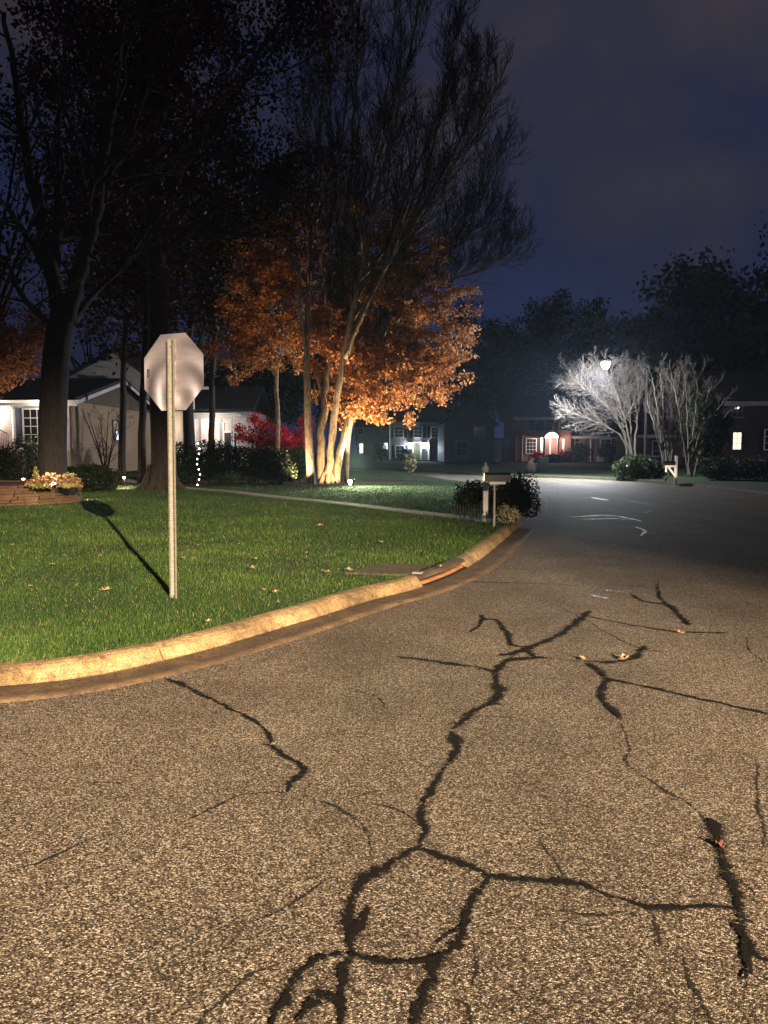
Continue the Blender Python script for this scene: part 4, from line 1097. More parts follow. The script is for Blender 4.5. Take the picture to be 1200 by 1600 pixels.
def window(root, cx, yf, z0, z1, w, frame, pane, cols=2, rows=2, shutter=None, sw=.38, bar=.07):
    m = MB(); x0, x1 = cx - w / 2, cx + w / 2
    m.box(x0 - bar, x0, yf - .06, yf + .02, z0 - bar, z1 + bar); m.box(x1, x1 + bar, yf - .06, yf + .02, z0 - bar, z1 + bar)
    m.box(x0, x1, yf - .055, yf + .02, z1, z1 + bar); m.box(x0, x1, yf - .085, yf + .02, z0 - bar, z0)
    for k in range(1, cols): m.box(x0 + w * k / cols - .014, x0 + w * k / cols + .014, yf - .04, yf - .018, z0, z1)
    for k in range(1, rows):
        zz = z0 + (z1 - z0) * k / rows; m.box(x0, x1, yf - .043, yf - .021, zz - .018, zz + .018)
    f = m.build('window', frame, root)
    p = MB(); p.box(x0, x1, yf - .017, yf - .004, z0, z1); p.build('pane', pane, f)
    if shutter is not None:
        for s_ in (-1, 1):
            a = cx + s_ * (w / 2 + bar + .03 + sw / 2); q = MB()
            q.box(a - sw / 2, a + sw / 2, yf - .035, yf + .01, z0 - bar, z1 + bar)
            for k in range(9):
                zz = z0 + (z1 - z0) * (k + .5) / 9; q.box(a - sw / 2 + .04, a + sw / 2 - .04, yf - .05, yf - .034, zz - .035, zz + .02)
            q.build('shutter', shutter, root)
    return f
def door(root, cx, yf, z0, z1, w, frame, leaf):
    m = MB(); m.box(cx - w / 2 - .1, cx - w / 2, yf - .07, yf + .02, z0, z1 + .12); m.box(cx + w / 2, cx + w / 2 + .1, yf - .07, yf + .02, z0, z1 + .12); m.box(cx - w / 2, cx + w / 2, yf - .065, yf + .02, z1, z1 + .12)
    f = m.build('door_frame', frame, root)
    d = MB(); d.box(cx - w / 2, cx + w / 2, yf - .03, yf + .01, z0, z1)
    for a in (-1, 1):
        for q0, q1 in ((.1, .45), (.52, .92)):
            d.box(cx + a * w * .24 - w * .16, cx + a * w * .24 + w * .16, yf - .045, yf - .029, z0 + (z1 - z0) * q0, z0 + (z1 - z0) * q1)
    dd = d.build('door', leaf, root)
    h = MB(); h.lathe((cx + w * .4, yf - .07, z0 + 1.0), [(.005, -.03), (.03, -.015), (.03, .015), (.005, .03)], 8); h.build('handle', M['galv'], dd)
    return dd
def downspout(root, x, y, z0, z1, mat, r=.045):
    m = MB(); m.tube([(x, y, z0), (x, y, z1 - .5), (x, y + .02, z1 - .35), (x - .12, y - .22, z1)], r, 6); return m.build('downspout', mat, root)
def gutterbox(root, x0, x1, y, z, mat):
    m = MB(); m.prism([(x0, y - .13, z), (x0, y, z - .11), (x0, y + .02, z - .11), (x0, y + .02, z + .02), (x0, y - .13, z + .02)], (x1 - x0, 0, 0)); return m.build('roof_gutter', mat, root)
def lantern(root, p, glow, power, color, s=1.0):
    m = MB(); m.box(p[0] - .03 * s, p[0] + .03 * s, p[1] - .02, p[1] + .10, p[2] + .02, p[2] + .06)
    m.lathe((p[0], p[1] - .05, p[2]), [(.02, -.18 * s), (.07 * s, -.15 * s), (.07 * s, -.13 * s), (.05 * s, -.12 * s), (.05 * s, .14 * s), (.09 * s, .16 * s), (.10 * s, .17 * s), (.02, .25 * s), (.005, .28 * s)], 6)
    f = m.build('wall_lantern', M['black'], root)
    g = MB(); g.lathe((p[0], p[1] - .05, p[2]), [(.055 * s, -.12 * s), (.075 * s, .15 * s)], 6); g.build('glass', glow, f)
    light('lantern_light', 'POINT', (p[0], p[1] - .22, p[2] - .02), power, color, root, .05)

# ---- brick and siding house at the left edge
Y = 36.0; zb = .42; xR = X(112, Y, 690); xB = X(23, Y, 690); zE = Z(626, Y)
ha = thing('brick_house', 'single-storey brick and pale siding house at the left edge, lit by its porch', 'house', (xR - 4, Y + 4, zb))
hbox(ha, 'wall', M['brickpale'], xR - 13, xB, Y, Y + 13, zb, zE)
hbox(ha, 'siding_wall', M['pinksid'], xB, xR - .1, Y + .06, Y + 12.9, zb, zE - .003); hbox(ha, 'side_wall', M['beige'], xR - .098, xR, Y + .03, Y + 13, zb, zE)
zR = Z(596, Y + 6.5); gable_x(ha, xR - 13, xR, Y, Y + 13, zE + .05, zR, M['shingle'], .42)
tri_wall_x(ha, M['brownsid'], xR - .12, xR + .03, Y, Y + 13, zE, zR - .02)
m = MB()
for ya in (Y - .42, Y + 13.42):
    z0_ = zE + .05 - .42 * (zR - zE - .05) / 6.5; m.prism([(xR + .44, Y + 6.5, zR - .16), (xR + .44, ya, z0_ - .16), (xR + .44, ya, z0_ + .02), (xR + .44, Y + 6.5, zR + .02)], (.03, 0, 0))
m.build('bargeboard', M['pinksid'], ha)
ys = Y + 6.0; m = MB(); z0, z1 = Z(690, ys), Z(656, ys)
m.box(xR + .002, xR + .05, ys - .55, ys - .47, z0, z1); m.box(xR + .002, xR + .05, ys + .47, ys + .55, z0, z1); m.box(xR + .002, xR + .05, ys - .47, ys + .47, z1 - .08, z1); m.box(xR + .002, xR + .07, ys - .47, ys + .47, z0, z0 + .08); m.box(xR + .002, xR + .04, ys - .47, ys + .47, (z0 + z1) / 2 - .03, (z0 + z1) / 2 + .03)
f = m.build('window', M['brownsid'], ha); m = MB(); m.box(xR + .003, xR + .012, ys - .47, ys + .47, z0 + .08, z1 - .08); pn = m.build('pane', M['glass'], f)
m = MB(); m.box(xR + .014, xR + .02, ys + .02, ys + .30, z0 + .10, z0 + .62); m.build('lit_gap', M['winwhite'], pn)
gutterbox(ha, xR - 13.4, xR + .5, Y - .42, zE - .02, M['white']); hbox(ha, 'fascia', M['white'], xR - 13.4, xR + .48, Y - .40, Y - .37, zE - .22, zE - .03)
m = MB(); m.box(xR - 13, xR + .3, Y - .37, Y - .002, zE - .26, zE - .20); m.build('soffit', M['white'], ha)
window(ha, X(54, Y), Y + .06, Z(692, Y), Z(640, Y), .95, M['white'], M['glass'], 3, 4, M['darkblue'], .34)
downspout(ha, X(25, Y), Y - .12, Z(690, Y), zE - .1, M['white'], .07); downspout(ha, X(108, Y), Y - .1, Z(704, Y), zE - .1, M['white'], .06)
hbox(ha, 'porch_step', M['brickdark'], X(-60, Y), X(34, Y), Y - 1.6, Y - .01, zb, Z(705, Y)); hbox(ha, 'step', M['brickdark'], X(-40, Y), X(30, Y), Y - 2.0, Y - 1.61, zb, Z(722, Y))
m = MB()
for k in range(7):
    x = X(18, Y) + k * .085; m.tube([(x, Y - 1.2 - .02 * k, Z(705, Y)), (x, Y - 1.2 - .02 * k, Z(672 + k, Y))], .012, 5)
m.tube([(X(17, Y), Y - 1.2, Z(671, Y)), (X(34, Y), Y - 1.34, Z(678, Y))], .022, 6); m.build('railing', M['iron'], ha)
lantern(ha, (X(-9, Y), Y - .08, Z(648, Y)), M['lampwhite'], 300, (1, .86, .74), 1.4)
light('soffit_light', 'POINT', (X(80, Y), Y - .9, Z(640, Y)), 90, (1, .88, .74), ha, .05)
b = at(48, 735, 34.5); shrub('leafy_shrub', 'loose shrub catching the porch light between the front steps and the oak trunk', 'shrub', b, .55, .5, 1.9, 900, .10, M['glossy'], 131)

# ---- beige gabled house
Y = 47.2; x0, x1 = X(104, Y), X(262, Y); zb = .42
hb = thing('beige_house', 'dim two-storey beige house whose high gable rises over the brick house roof', 'house', ((x0 + x1) / 2, Y + 4, zb))
Yu = Y + 3; u0, u1 = X(104, Yu), X(266, Yu); um = X(197, Yu); zE2 = Z(594, Yu); zP2 = Z(542, Yu)
hbox(hb, 'upper_wall', M['creamsid'], u0, u1, Yu + .01, Yu + 3.4, zb, zE2); tri_wall(hb, M['creamsid'], u0, u1, Yu + .01, Yu + .3, zE2, zP2, um)
gable_y(hb, u0, u1, Yu, Yu + 3.4, zE2, zP2, M['shingle'], .35, .2, um)
window(hb, X(131, Yu), Yu + .01, Z(616, Yu), Z(598, Yu), .85, M['pinksid'], M['glass'], 2, 2)

# ---- white porch house seen between the sign and the orange maple
Y = 51.5; x0, x1 = X(297, Y), X(366, Y); zb = .45; zT = Z(648, Y)
hc = thing('white_porch_house', 'brightly lit white porch with columns, right of the sign above the dark shrubs', 'house', ((x0 + x1) / 2, Y + 2, zb))
hbox(hc, 'wall', M['pinksid'], x0 - .6, x1 + 1.0, Y + 1.8, Y + 8, zb, zT + .3); hbox(hc, 'porch_floor', M['walk'], x0, x1, Y, Y + 1.79, zb, zb + .35)
gable_x(hc, x0 - .8, x1 + 1.0, Y + .2, Y + 8, zT + .4, zT + 2.1, M['shingle'], .4)
hbox(hc, 'beam', M['white'], x0, x1, Y + .03, Y + .25, zT - .28, zT); hbox(hc, 'porch_roof', M['white'], x0 - .15, x1 + .15, Y - .1, Y + 1.79, zT + .003, zT + .12)
for u in (303, 313, 345, 363):
    m = MB(); xc = X(u, Y); m.cbox(xc - .1, xc + .1, Y + .04, Y + .24, zb + .353, zT - .283, .02); m.cbox(xc - .14, xc + .14, Y + .0, Y + .28, zb + .353, zb + .55, .02); m.build('column', M['white'], hc)
window(hc, X(331, Y), Y + 1.8, Z(690, Y), Z(660, Y), .8, M['white'], M['winwarm'], 2, 3)
door(hc, X(352, Y), Y + 1.8, zb + .36, zb + 2.4, .85, M['white'], M['darkblue'])
light('porch_light', 'POINT', (X(322, Y), Y + 1.0, zT - .5), 170, (1, .84, .68), hc, .06); light('porch_light', 'POINT', (X(335, Y), Y - 1.2, zT - .3), 70, (1, .84, .68), hc, .06)
m = MB(); xp = X(306, Y); m.tube([(xp, Y - .3, Z(640, Y)), (xp, Y - .3, Z(612, Y))], .05, 6); m.box(X(317, Y), X(329, Y), Y - .36, Y - .24, Z(609, Y), Z(605, Y)); m.build('downspout', M['white'], hc)

# ---- white-trimmed two-storey house with blue porch lanterns, far off
Y = 88.0; x0, x1 = X(607, Y), X(692, Y); zb = .48; zE = Z(659, Y)
hd = thing('two_storey_house', 'far two-storey house with white trim, lit blue-white by two porch lanterns', 'house', ((x0 + x1) / 2, Y + 4, zb))
hbox(hd, 'wall', M['brickpale'], x0, x1, Y, Y + 8, zb, zE); gable_x(hd, x0, x1, Y, Y + 8, zE, zE + 2.2, M['shingle'], .45)
hbox(hd, 'fascia', M['white'], x0 - .4, x1 + .4, Y - .48, Y - .45, zE - .34, zE - .06); downspout(hd, x0 + .12, Y - .1, zb, zE - .1, M['white'], .09)
for u, w, v0, v1 in ((623, 1.0, 683, 667), (653, .9, 683, 668), (680, .9, 683, 668)): window(hd, X(u, Y), Y, Z(v0, Y), Z(v1, Y), w, M['white'], M['glass'], 2, 3, M['darkblue'], .3, .1)
window(hd, X(625, Y), Y, Z(713, Y), Z(697, Y), .95, M['white'], M['glass'], 2, 3, M['darkblue'], .3, .12)
door(hd, X(651.5, Y), Y, zb, Z(692, Y), .8, M['white'], M['palegreen'])
for u in (640.5, 663): lantern(hd, (X(u, Y), Y - .08, Z(697, Y)), M['lampcool'], 190, (.60, .80, 1.0), 2.2)
hbox(hd, 'side_porch', M['greysid'], X(669, Y), X(693, Y), Y - 2.2, Y - .01, zb, Z(690, Y))
wx0 = X(558, Y); hbox(hd, 'wing_wall', M['greysid'], wx0, x0 - .01, Y + 1.2, Y + 8, zb, zE - .4); gable_x(hd, wx0, x0 - .5, Y + 1.2, Y + 8, zE - .4, zE + 1.4, M['shingle'], .3)
window(hd, X(602.5, Y), Y + 1.2, Z(702, Y), Z(692, Y), .5, M['white'], M['winwhite'], 1, 2); window(hd, X(564, Y), Y + 1.2, Z(708, Y), Z(693, Y), .42, M['white'], M['winwhite'], 1, 2)
window(hd, X(600, Y), Y + 1.2, Z(678, Y), Z(669, Y), .6, M['white'], M['glass'], 2, 2); window(hd, X(563, Y), Y + 1.2, Z(678, Y), Z(669, Y), .6, M['white'], M['glass'], 2, 2)
b = at(631, 716, 85, fz); shrub('leafy_shrub', 'shrub beside the blue-lit porch of the far two-storey house', 'shrub', b, 1.0, .8, 1.5, 900, .16, M['midgreen'], 141)
b = at(595, 716, 84, fz); shrub('conical_shrub', 'dark green cone-shaped shrub left of the far white-trimmed house', 'shrub', b, .9, .9, 2.1, 1100, .16, M['midgreen'], 142)

# ---- unlit gabled house
Y = 74.0; x0, x1 = X(694, Y), X(772, Y); zb = .46; zE = Z(660, Y); zP = Z(626, Y)
he = thing('dark_house', 'unlit slate-sided house whose gable faces the street, between the two lit houses', 'house', ((x0 + x1) / 2, Y + 4, zb))
hbox(he, 'wall', M['slate'], x0, x1, Y, Y + 9, zb, zE); tri_wall(he, M['slate'], x0, x1, Y, Y + .25, zE, zP); gable_y(he, x0, x1, Y, Y + 9, zE, zP, M['shingle'], .4, .18)
window(he, X(722, Y), Y, Z(712, Y), Z(690, Y), 1.1, M['greysid'], M['glass'], 2, 2); window(he, X(748, Y), Y, Z(682, Y), Z(668, Y), .9, M['greysid'], M['glass'], 2, 2)
hbox(he, 'side_wing', M['slate'], x1 + .01, X(800, Y), Y + 2, Y + 8, zb, Z(684, Y)); door(he, X(779, Y), Y + 2, zb, Z(690, Y), 1.0, M['greysid'], M['greysid'])
hbox(he, 'utility_box', M['paleplastic'], X(775, Y), X(782, Y), Y + .9, Y + 1.4, zb, Z(718, Y))

# ---- brick house with the lit arched portico
Y = 78.0; x0, x1 = X(806, Y), X(892, Y); zb = .47; zE = Z(651, Y)
hf = thing('brick_house', 'two-storey brick house with a glowing arched white portico', 'house', ((x0 + x1) / 2, Y + 4, zb))
hbox(hf, 'wall', M['brick'], x0, x1, Y, Y + 8, zb, zE); gable_x(hf, x0, x1, Y, Y + 8, zE, zE + 2.3, M['shingle'], .45)
hbox(hf, 'fascia', M['white'], x0 - .4, x1 + .4, Y - .48, Y - .45, zE - .36, zE - .06); downspout(hf, x0 + .65, Y - .1, zb, zE - .1, M['greysid'], .07)
for u in (829, 857, 880): window(hf, X(u, Y), Y, Z(672, Y), Z(656, Y), .8, M['greysid'], M['glass'], 2, 3, M['black'], .3, .1)
window(hf, X(830, Y), Y, Z(708, Y), Z(686, Y), .95, M['white'], M['glass'], 3, 4, M['black'], .3, .09)
wx1 = X(1010, Y); zW = Z(679, Y); hbox(hf, 'wing_wall', M['brick'], x1 + .01, wx1, Y + .8, Y + 7, zb, zW); gable_x(hf, x1 + .5, wx1, Y + .8, Y + 7, zW, Z(652, Y), M['shingle'], .5, .18)
hbox(hf, 'wing_fascia', M['white'], x1 - .2, wx1 + .3, Y + .24, Y + .27, zW - .42, zW - .14); downspout(hf, X(926, Y), Y + .72, zb, zW - .2, M['white'], .07)
window(hf, X(908, Y), Y + .8, Z(703, Y), Z(685, Y), .85, M['white'], M['glass'], 2, 3, None, .3, .1); window(hf, X(950, Y), Y + .8, Z(703, Y), Z(687, Y), 1.0, M['white'], M['glass'], 2, 3, None, .3, .1)
hbox(hf, 'meter_box', M['paleplastic'], X(937, Y), X(947, Y), Y + .55, Y + .79, Z(726, Y), Z(713, Y))
for u in (846, 880): hbox(hf, 'side_window', M['white'], X(u, Y) - .13, X(u, Y) + .13, Y - .05, Y - .004, Z(708, Y), Z(686, Y))
px0, px1 = X(848.5, Y - 1.6), X(874, Y - 1.6); pc = (px0 + px1) / 2; pr = (px1 - px0) / 2; zs = Z(684, Y - 1.6); zf_ = Z(716, Y - 1.6)
hbox(hf, 'porch_floor', M['brickdark'], px0 - .3, px1 + .3, Y - 1.9, Y - .004, zb - .1, zf_)
for x in (px0 + .12, px1 - .12):
    m = MB(); m.lathe((x, Y - 1.6, zf_ + .002), [(.17, 0), (.17, .1), (.12, .14), (.125, .9), (.105, zs - zf_ - .14), (.15, zs - zf_ - .1), (.16, zs - zf_)], 14); m.build('column', M['white'], hf)
m = MB(); n = 18; vs = []
for k in range(n + 1):
    a = math.pi * k / n
    for rr_, zz in ((pr - .16, .62), (pr + .03, .74)): vs.append((pc + rr_ * math.cos(a), zs + .02 + zz * rr_ / (pr + .1) * math.sin(a) * 1.15))
for k in range(n):
    q = [vs[2 * k], vs[2 * k + 1], vs[2 * k + 3], vs[2 * k + 2]]
    m.prism([(a, Y - 1.85, c) for a, c in q], (0, 1.84, 0))
m.build('arched_roof', M['white'], hf)
m = MB(); m.prism([(pc + (pr - .17) * math.cos(math.pi * k / n), Y - .35, zs + .02 + .62 * (pr - .17) / (pr + .1) * 1.15 * math.sin(math.pi * k / n)) for k in range(n + 1)], (0, .3, 0)); m.build('tympanum', M['white'], hf)
door(hf, pc - .25, Y, zf_, zf_ + 2.0, .85, M['white'], M['brickdark'])
light('portico_light', 'POINT', (pc, Y - 1.0, zs - .05), 300, (1, .80, .68), hf, .12)
light('portico_light', 'POINT', (pc, Y - 1.3, zs + .28), 60, (1, .84, .74), hf, .05)
light('portico_light', 'POINT', (X(884, Y), Y - .7, zs - .1), 40, (1, .74, .6), hf, .08)
m = MB(); m.lathe((pc, Y - 1.0, zs + .2), [(.005, .4), (.02, .1), (.12, .08), (.14, -.06), (.08, -.14)], 10); m.build('hanging_lamp', M['lampwhite'], hf)
m = MB(); p0 = Vector((X(806, Y), Y - .1, Z(668, Y))); m.tube([p0, p0 + Vector((-.5, -1.1, .75))], .02, 6); pole = m.build('flagpole', M['white'], hf)
m = MB(); vs = []; fs = []
for i in range(9):
    for j in range(6):
        t_ = i / 8; q = p0.lerp(p0 + Vector((-.5, -1.1, .75)), .25 + .75 * t_)
        vs.append(q + Vector((.06 * math.sin(j * 1.2 + i * .8), .07 * math.sin(i * 1.1 + j), -.02 - j * .16)))
for i in range(8):
    for j in range(5): fs.append((i * 6 + j, i * 6 + j + 1, i * 6 + j + 7, i * 6 + j + 6))
m.add(vs, fs); m.build('flag', M['redcloth'], pole)
for u, v, Yq, rx, h, mt, lab, s in ((840, 720, 76, 1.0, 1.1, 'crimson', 'reddish shrub left of the arched portico', 151), (866, 722, 75, .9, .8, 'evergreen', 'low dark shrub in front of the arched portico', 152), (882, 721, 75.5, .8, 1.2, 'crimson', 'reddish shrub right of the arched portico', 153),
                                   (906, 723, 76, 1.4, 1.9, 'evergreen', 'dark rounded shrub below the wing window of the brick house', 154), (955, 724, 75, 1.7, 2.0, 'evergreen', 'wide dark shrub by the meter box of the brick house', 155)):
    shrub('foundation_shrub', lab, 'shrub', at(u, v, Yq, fz), rx, rx * .7, h, 1700, .14, M[mt], s, 'shrubs along the brick house')

# ---- brick garage lit by the street lamp, and the dark house at the right edge
Y = 58.0; x0, x1 = X(1000, Y), X(1108, Y); zb = .45; zE = Z(677, Y)
hg = thing('garage', 'low brick garage with white eaves behind the bare crape myrtles', 'garage', ((x0 + x1) / 2, Y + 3, zb))
hbox(hg, 'wall', M['brickdark'], x0, x1, Y, Y + 6, zb, zE); gable_x(hg, x0, x1, Y, Y + 6, zE, zE + 1.5, M['shingle'], .4)
hbox(hg, 'fascia', M['white'], x0 - .4, x1 + .4, Y - .44, Y - .41, zE - .36, zE - .12)
for u in (1030, 1078): window(hg, X(u, Y), Y, Z(712, Y), Z(690, Y), .95, M['white'], M['glass'], 2, 3, None, .3, .09)
Y = 56.0; x0 = X(1128, Y); x1 = x0 + 14; zb = .4; zE = Z(626, Y)
crown_tree('evergreen_tree', 'narrow dark evergreen added between the rightmost bare crape myrtle and the dark house', 'tree', at(1098, 745, 43.6, fz), 5.2, 0.95, 2.6, 2.5, 14, .12, M['barkdark'], M['evergreen'], 16, .16, .22, 171, 'dark evergreens', 7, .4, .1)  # tree added to screen the house's side wall from the street lamp
hh = thing('dark_house', 'dark brick house at the right edge with one warmly lit window', 'house', (x0 + 5, Y + 4, zb))
hbox(hh, 'wall', M['blackbrick'], x0, x1, Y, Y + 8, zb, zE); gable_x(hh, x0, x1, Y, Y + 8, zE, zE + 2.4, M['shingle'], .5)
hbox(hh, 'fascia', M['greysid'], x0 - .45, x1, Y - .53, Y - .50, zE - .40, zE - .08)
window(hh, X(1151, Y), Y, Z(702, Y), Z(676, Y), .6, M['brickdark'], M['winwarm'], 2, 3, M['black'], .2); window(hh, X(1205, Y), Y, Z(702, Y), Z(672, Y), 1.0, M['white'], M['glass'], 2, 3, M['black'], .3)
window(hh, X(1150, Y), Y, Z(652, Y), Z(634, Y), .65, M['brickdark'], M['glass'], 2, 2)
m = MB(); m.box(X(1141, Y), X(1158, Y), Y - .12, Y - .002, Z(652, Y) - .05, Z(652, Y)); m.build('window_sill', M['greysid'], hh)
m = MB(); m.lathe((X(1149, Y), Y - .22, Z(639, Y)), [(.01, 0), (.05, .02), (.06, .06), (.05, .1), (.01, .12)], 10); m.build('security_lamp', M['lampwhite'], hh)
for u, v, Yq, rx, h, lab, s in ((1125, 755, 37.5, 1.5, 1.1, 'dark shrub at the foot of the dark house, left end', 161), (1165, 757, 37, 1.6, 1.0, 'dark shrub under the lit window of the dark house', 162), (1205, 760, 36.5, 1.6, 1.2, 'dark shrub at the right edge by the kerb', 163)):
    shrub('dark_shrub', lab, 'shrub', at(u, v, Yq, fz), rx, rx * .7, h, 3000, .09, M['evergreen'], s, 'dark shrubs on the right')

# ================================================================== STREET LAMP AHEAD
Yl = 44.6; lp = W(950, 566, 42.3); pb = W(1007, 735, Yl); pbz = fz(pb.x, Yl)
lamp = thing('street_lamp', 'street lamp with a long curved arm, blazing white above the bare crape myrtle', 'street lamp', (pb.x, Yl, pbz))
m = MB(); m.lathe((pb.x, Yl, pbz - .05), [(.14, 0), (.14, .3), (.09, .4), (.085, 3), (.065, W(0, 573, Yl).z - pbz)], 12); m.build('pole', M['twig'], lamp)
top = Vector((pb.x, Yl, W(1007, 574, Yl).z)); hd_ = Vector((lp.x, lp.y, lp.z + .06))
m = MB(); m.tube([top + Vector((0, 0, -.12)), top.lerp(hd_, .25) + Vector((0, 0, .28)), top.lerp(hd_, .6) + Vector((0, 0, .34)), hd_ + Vector((.25, .1, .1)), hd_ + Vector((.1, .02, .02))], [.045, .04, .035, .032, .03], 8); m.build('arm', M['twig'], lamp)
m = MB(); m.T = Matrix.Translation(hd_) ; m.cbox(-.42, .16, -.14, .14, -.05, .10, .04); head = m.build('lamp_head', M['galv'], lamp)
m = MB(); m.tube([hd_ + Vector((-.14, 0, -.052)), hd_ + Vector((-.14, 0, -.12)), hd_ + Vector((-.14, 0, -.30)), hd_ + Vector((-.14, 0, -.42))], [.18, .23, .20, .08], 16); m.build('lens', M['lampcool'], head)
M['lampcool'].node_tree.nodes['Emission'].inputs['Strength'].default_value = 60
light('street_lamp_light', 'POINT', hd_ + Vector((-.14, -.1, -.62)), 2900, (.86, .91, 1.0), lamp, .14)
light('street_lamp_beam', 'SPOT', hd_ + Vector((-.14, -.1, -.64)), 15000, (.80, .88, 1.0), lamp, .14, hd_ + Vector((-6.0, -1.0, -5.0)), 132, .7)

# ================================================================== SIGN
DS = 7.65
sb = W(271, 935, DS); sz = lz(sb.x, DS)
sign = thing('traffic_sign', 'back of an octagonal traffic sign on a perforated steel post in the lawn', 'traffic sign', (sb.x, DS, sz))
ang = R(-26); ax = Vector((math.cos(ang), math.sin(ang), 0)); nb = Vector((ax.y, -ax.x, 0))      # nb points at the camera side
cz = W(270, 581, DS).z; topz = W(265, 530, DS).z
s0 = Vector((sb.x, DS, 0)); lean = Vector((.026, 0, 0))
def sp(a, n_, z):
    q = s0 + lean * ((z - sz) / 2.4) + ax * a + nb * n_; return Vector((q.x, q.y, z))
ROUND = R(22.5); RO = .381 / math.cos(ROUND)
octp = [(RO * math.cos(ROUND + k * math.pi / 4), RO * math.sin(ROUND + k * math.pi / 4)) for k in range(8)]
def brushed():
    m, nt, out = newmat('brushed_aluminium'); L = nt.links
    tc = N(nt, 'ShaderNodeTexCoord'); mp = N(nt, 'ShaderNodeMapping'); mp.inputs['Scale'].default_value = (3, 3, 160); L.new(tc.outputs['Object'], mp.inputs[0])
    n1 = N(nt, 'ShaderNodeTexNoise', i_Scale=2.0, i_Detail=3.0); L.new(mp.outputs[0], n1.inputs['Vector'])
    n2 = N(nt, 'ShaderNodeTexNoise', i_Scale=1.6, i_Detail=0.2, i_Distortion=2.6); L.new(tc.outputs['Object'], n2.inputs['Vector'])
    ml = N(nt, 'ShaderNodeMapping'); ml.inputs['Location'].default_value = (-.16, 0, -2.02); L.new(tc.outputs['Object'], ml.inputs[0])
    n2 = N(nt, 'ShaderNodeTexWave', wave_type='RINGS', rings_direction='SPHERICAL', i_Scale=1.25, i_Distortion=1.6, i_Detail=1.0); n2.inputs['Detail Scale'].default_value = 1.4; L.new(ml.outputs[0], n2.inputs['Vector'])
    b = N(nt, 'ShaderNodeBsdfPrincipled', i_Metallic=0.8)
    r = ramp_node(nt, [(0.35, (.58, .52, .56)), (0.65, (.73, .66, .70))], n1.outputs['Fac']); L.new(r.outputs[0], b.inputs['Base Color'])
    rr = N(nt, 'ShaderNodeMapRange'); rr.inputs['To Min'].default_value = .36; rr.inputs['To Max'].default_value = .46; L.new(n2.outputs['Fac'], rr.inputs['Value']); L.new(rr.outputs[0], b.inputs['Roughness'])
    bp = N(nt, 'ShaderNodeBump', i_Strength=0.25, i_Distance=0.002); L.new(n1.outputs['Fac'], bp.inputs['Height'])
    bq = N(nt, 'ShaderNodeBump', i_Strength=1.0, i_Distance=0.038); L.new(n2.outputs['Fac'], bq.inputs['Height']); L.new(bp.outputs[0], bq.inputs['Normal']); L.new(bq.outputs[0], b.inputs['Normal'])
    L.new(b.outputs[0], out.inputs[0]); return m
M['alu'] = brushed()
m = MB(); m.prism([sp(a, -.036, cz + z) for a, z in octp], -nb * .004); panel = m.build('panel', M['alu'], sign)
m = MB(); m.prism([sp(a * .985, -.0402, cz + z * .985) for a, z in octp], -nb * .001); m.build('red_face', pm('sign_red', (.45, .01, .015), (.5, .015, .02), 3, .4), panel)
m = MB(); q0 = (-.335, -.075)
m.prism([sp(a, -.0355, cz + z) for a, z in ((-.345, -.045), (-.305, -.045), (-.305, .045), (-.345, .045))], nb * .001); m.build('sticker', pm('sticker_grey', (.03, .026, .024), (.09, .08, .075), 60, .6), panel)
# U-channel post: flange - web - flange, with a row of punched holes
prof = [(-.046, .0), (-.030, .0), (-.021, -.032), (.021, -.032), (.030, .0), (.046, .0), (.046, .0035), (.028, .0035), (.019, -.0285), (-.019, -.0285), (-.028, .0035), (-.046, .0035)]
m = MB(); zs_ = [sz - .15 + (topz - sz + .15) * k / 12 for k in range(13)]; n = len(prof)
vs = [sp(a, b_, z) for z in zs_ for a, b_ in prof]; fs = []
for i in range(12):
    for k in range(n): fs.append((i * n + k, i * n + (k + 1) % n, (i + 1) * n + (k + 1) % n, (i + 1) * n + k))
fs += [tuple(range(n)), tuple(12 * n + k for k in range(n - 1, -1, -1))]
m.add(vs, fs); m.mi = 1
z = sz + .06
while z < topz - .03:
    for a, b_ in ((0.0, -.0275), ):
        c = sp(a, b_, z); ring = [c + ax * (.0052 * math.cos(w)) + Vector((0, 0, .0052 * math.sin(w))) for w in [k * math.pi / 4 for k in range(8)]]
        m.prism(ring, nb * .0015)
    c = sp(-.0375, .0030, z); m.prism([c + ax * (.0042 * math.cos(k * math.pi / 4)) + Vector((0, 0, .0058 * math.sin(k * math.pi / 4))) for k in range(8)], nb * .0018)
    z += .0254
m.build('post', [M['galv'], M['hole']], sign)
for dz in (.26, -.26):
    m = MB(); m.tube([sp(0, -.046, cz + dz), sp(0, -.012, cz + dz)], .0085, 8); m.tube([sp(0, -.030, cz + dz), sp(0, -.020, cz + dz)], .014, 6); m.build('bolt', M['galv'], sign)

# ================================================================== MAILBOX, ROSE BED, FINIAL POST BY THE KERB
Ym = 15.0; mb_ = W(772, 818, Ym); mz = lz(mb_.x, Ym)
mail = thing('mailbox', 'black mailbox on a thin metal post before the hedge, white strip below it', 'mailbox', (mb_.x, Ym, mz))
m = MB(); xa, xb = X(757, Ym), X(796, Ym); zl, zh = Z(752, Ym), Z(738, Ym); ycs = [(-.085, 0), (-.085, .09)] + [(-.085 * math.cos(k * math.pi / 8), .09 + .085 * math.sin(k * math.pi / 8)) for k in range(1, 8)] + [(.085, .09), (.085, 0)]
sc = (zh - zl) / .175
m.prism([(xa, Ym + a, zl + b_ * sc) for a, b_ in ycs], (xb - xa, 0, 0)); body = m.build('box', M['black'], mail)
m = MB(); m.prism([(xb + .002, Ym + a * 1.04, zl - .005 + b_ * sc * 1.04) for a, b_ in ycs], (.014, 0, 0)); m.build('door', M['black'], body)
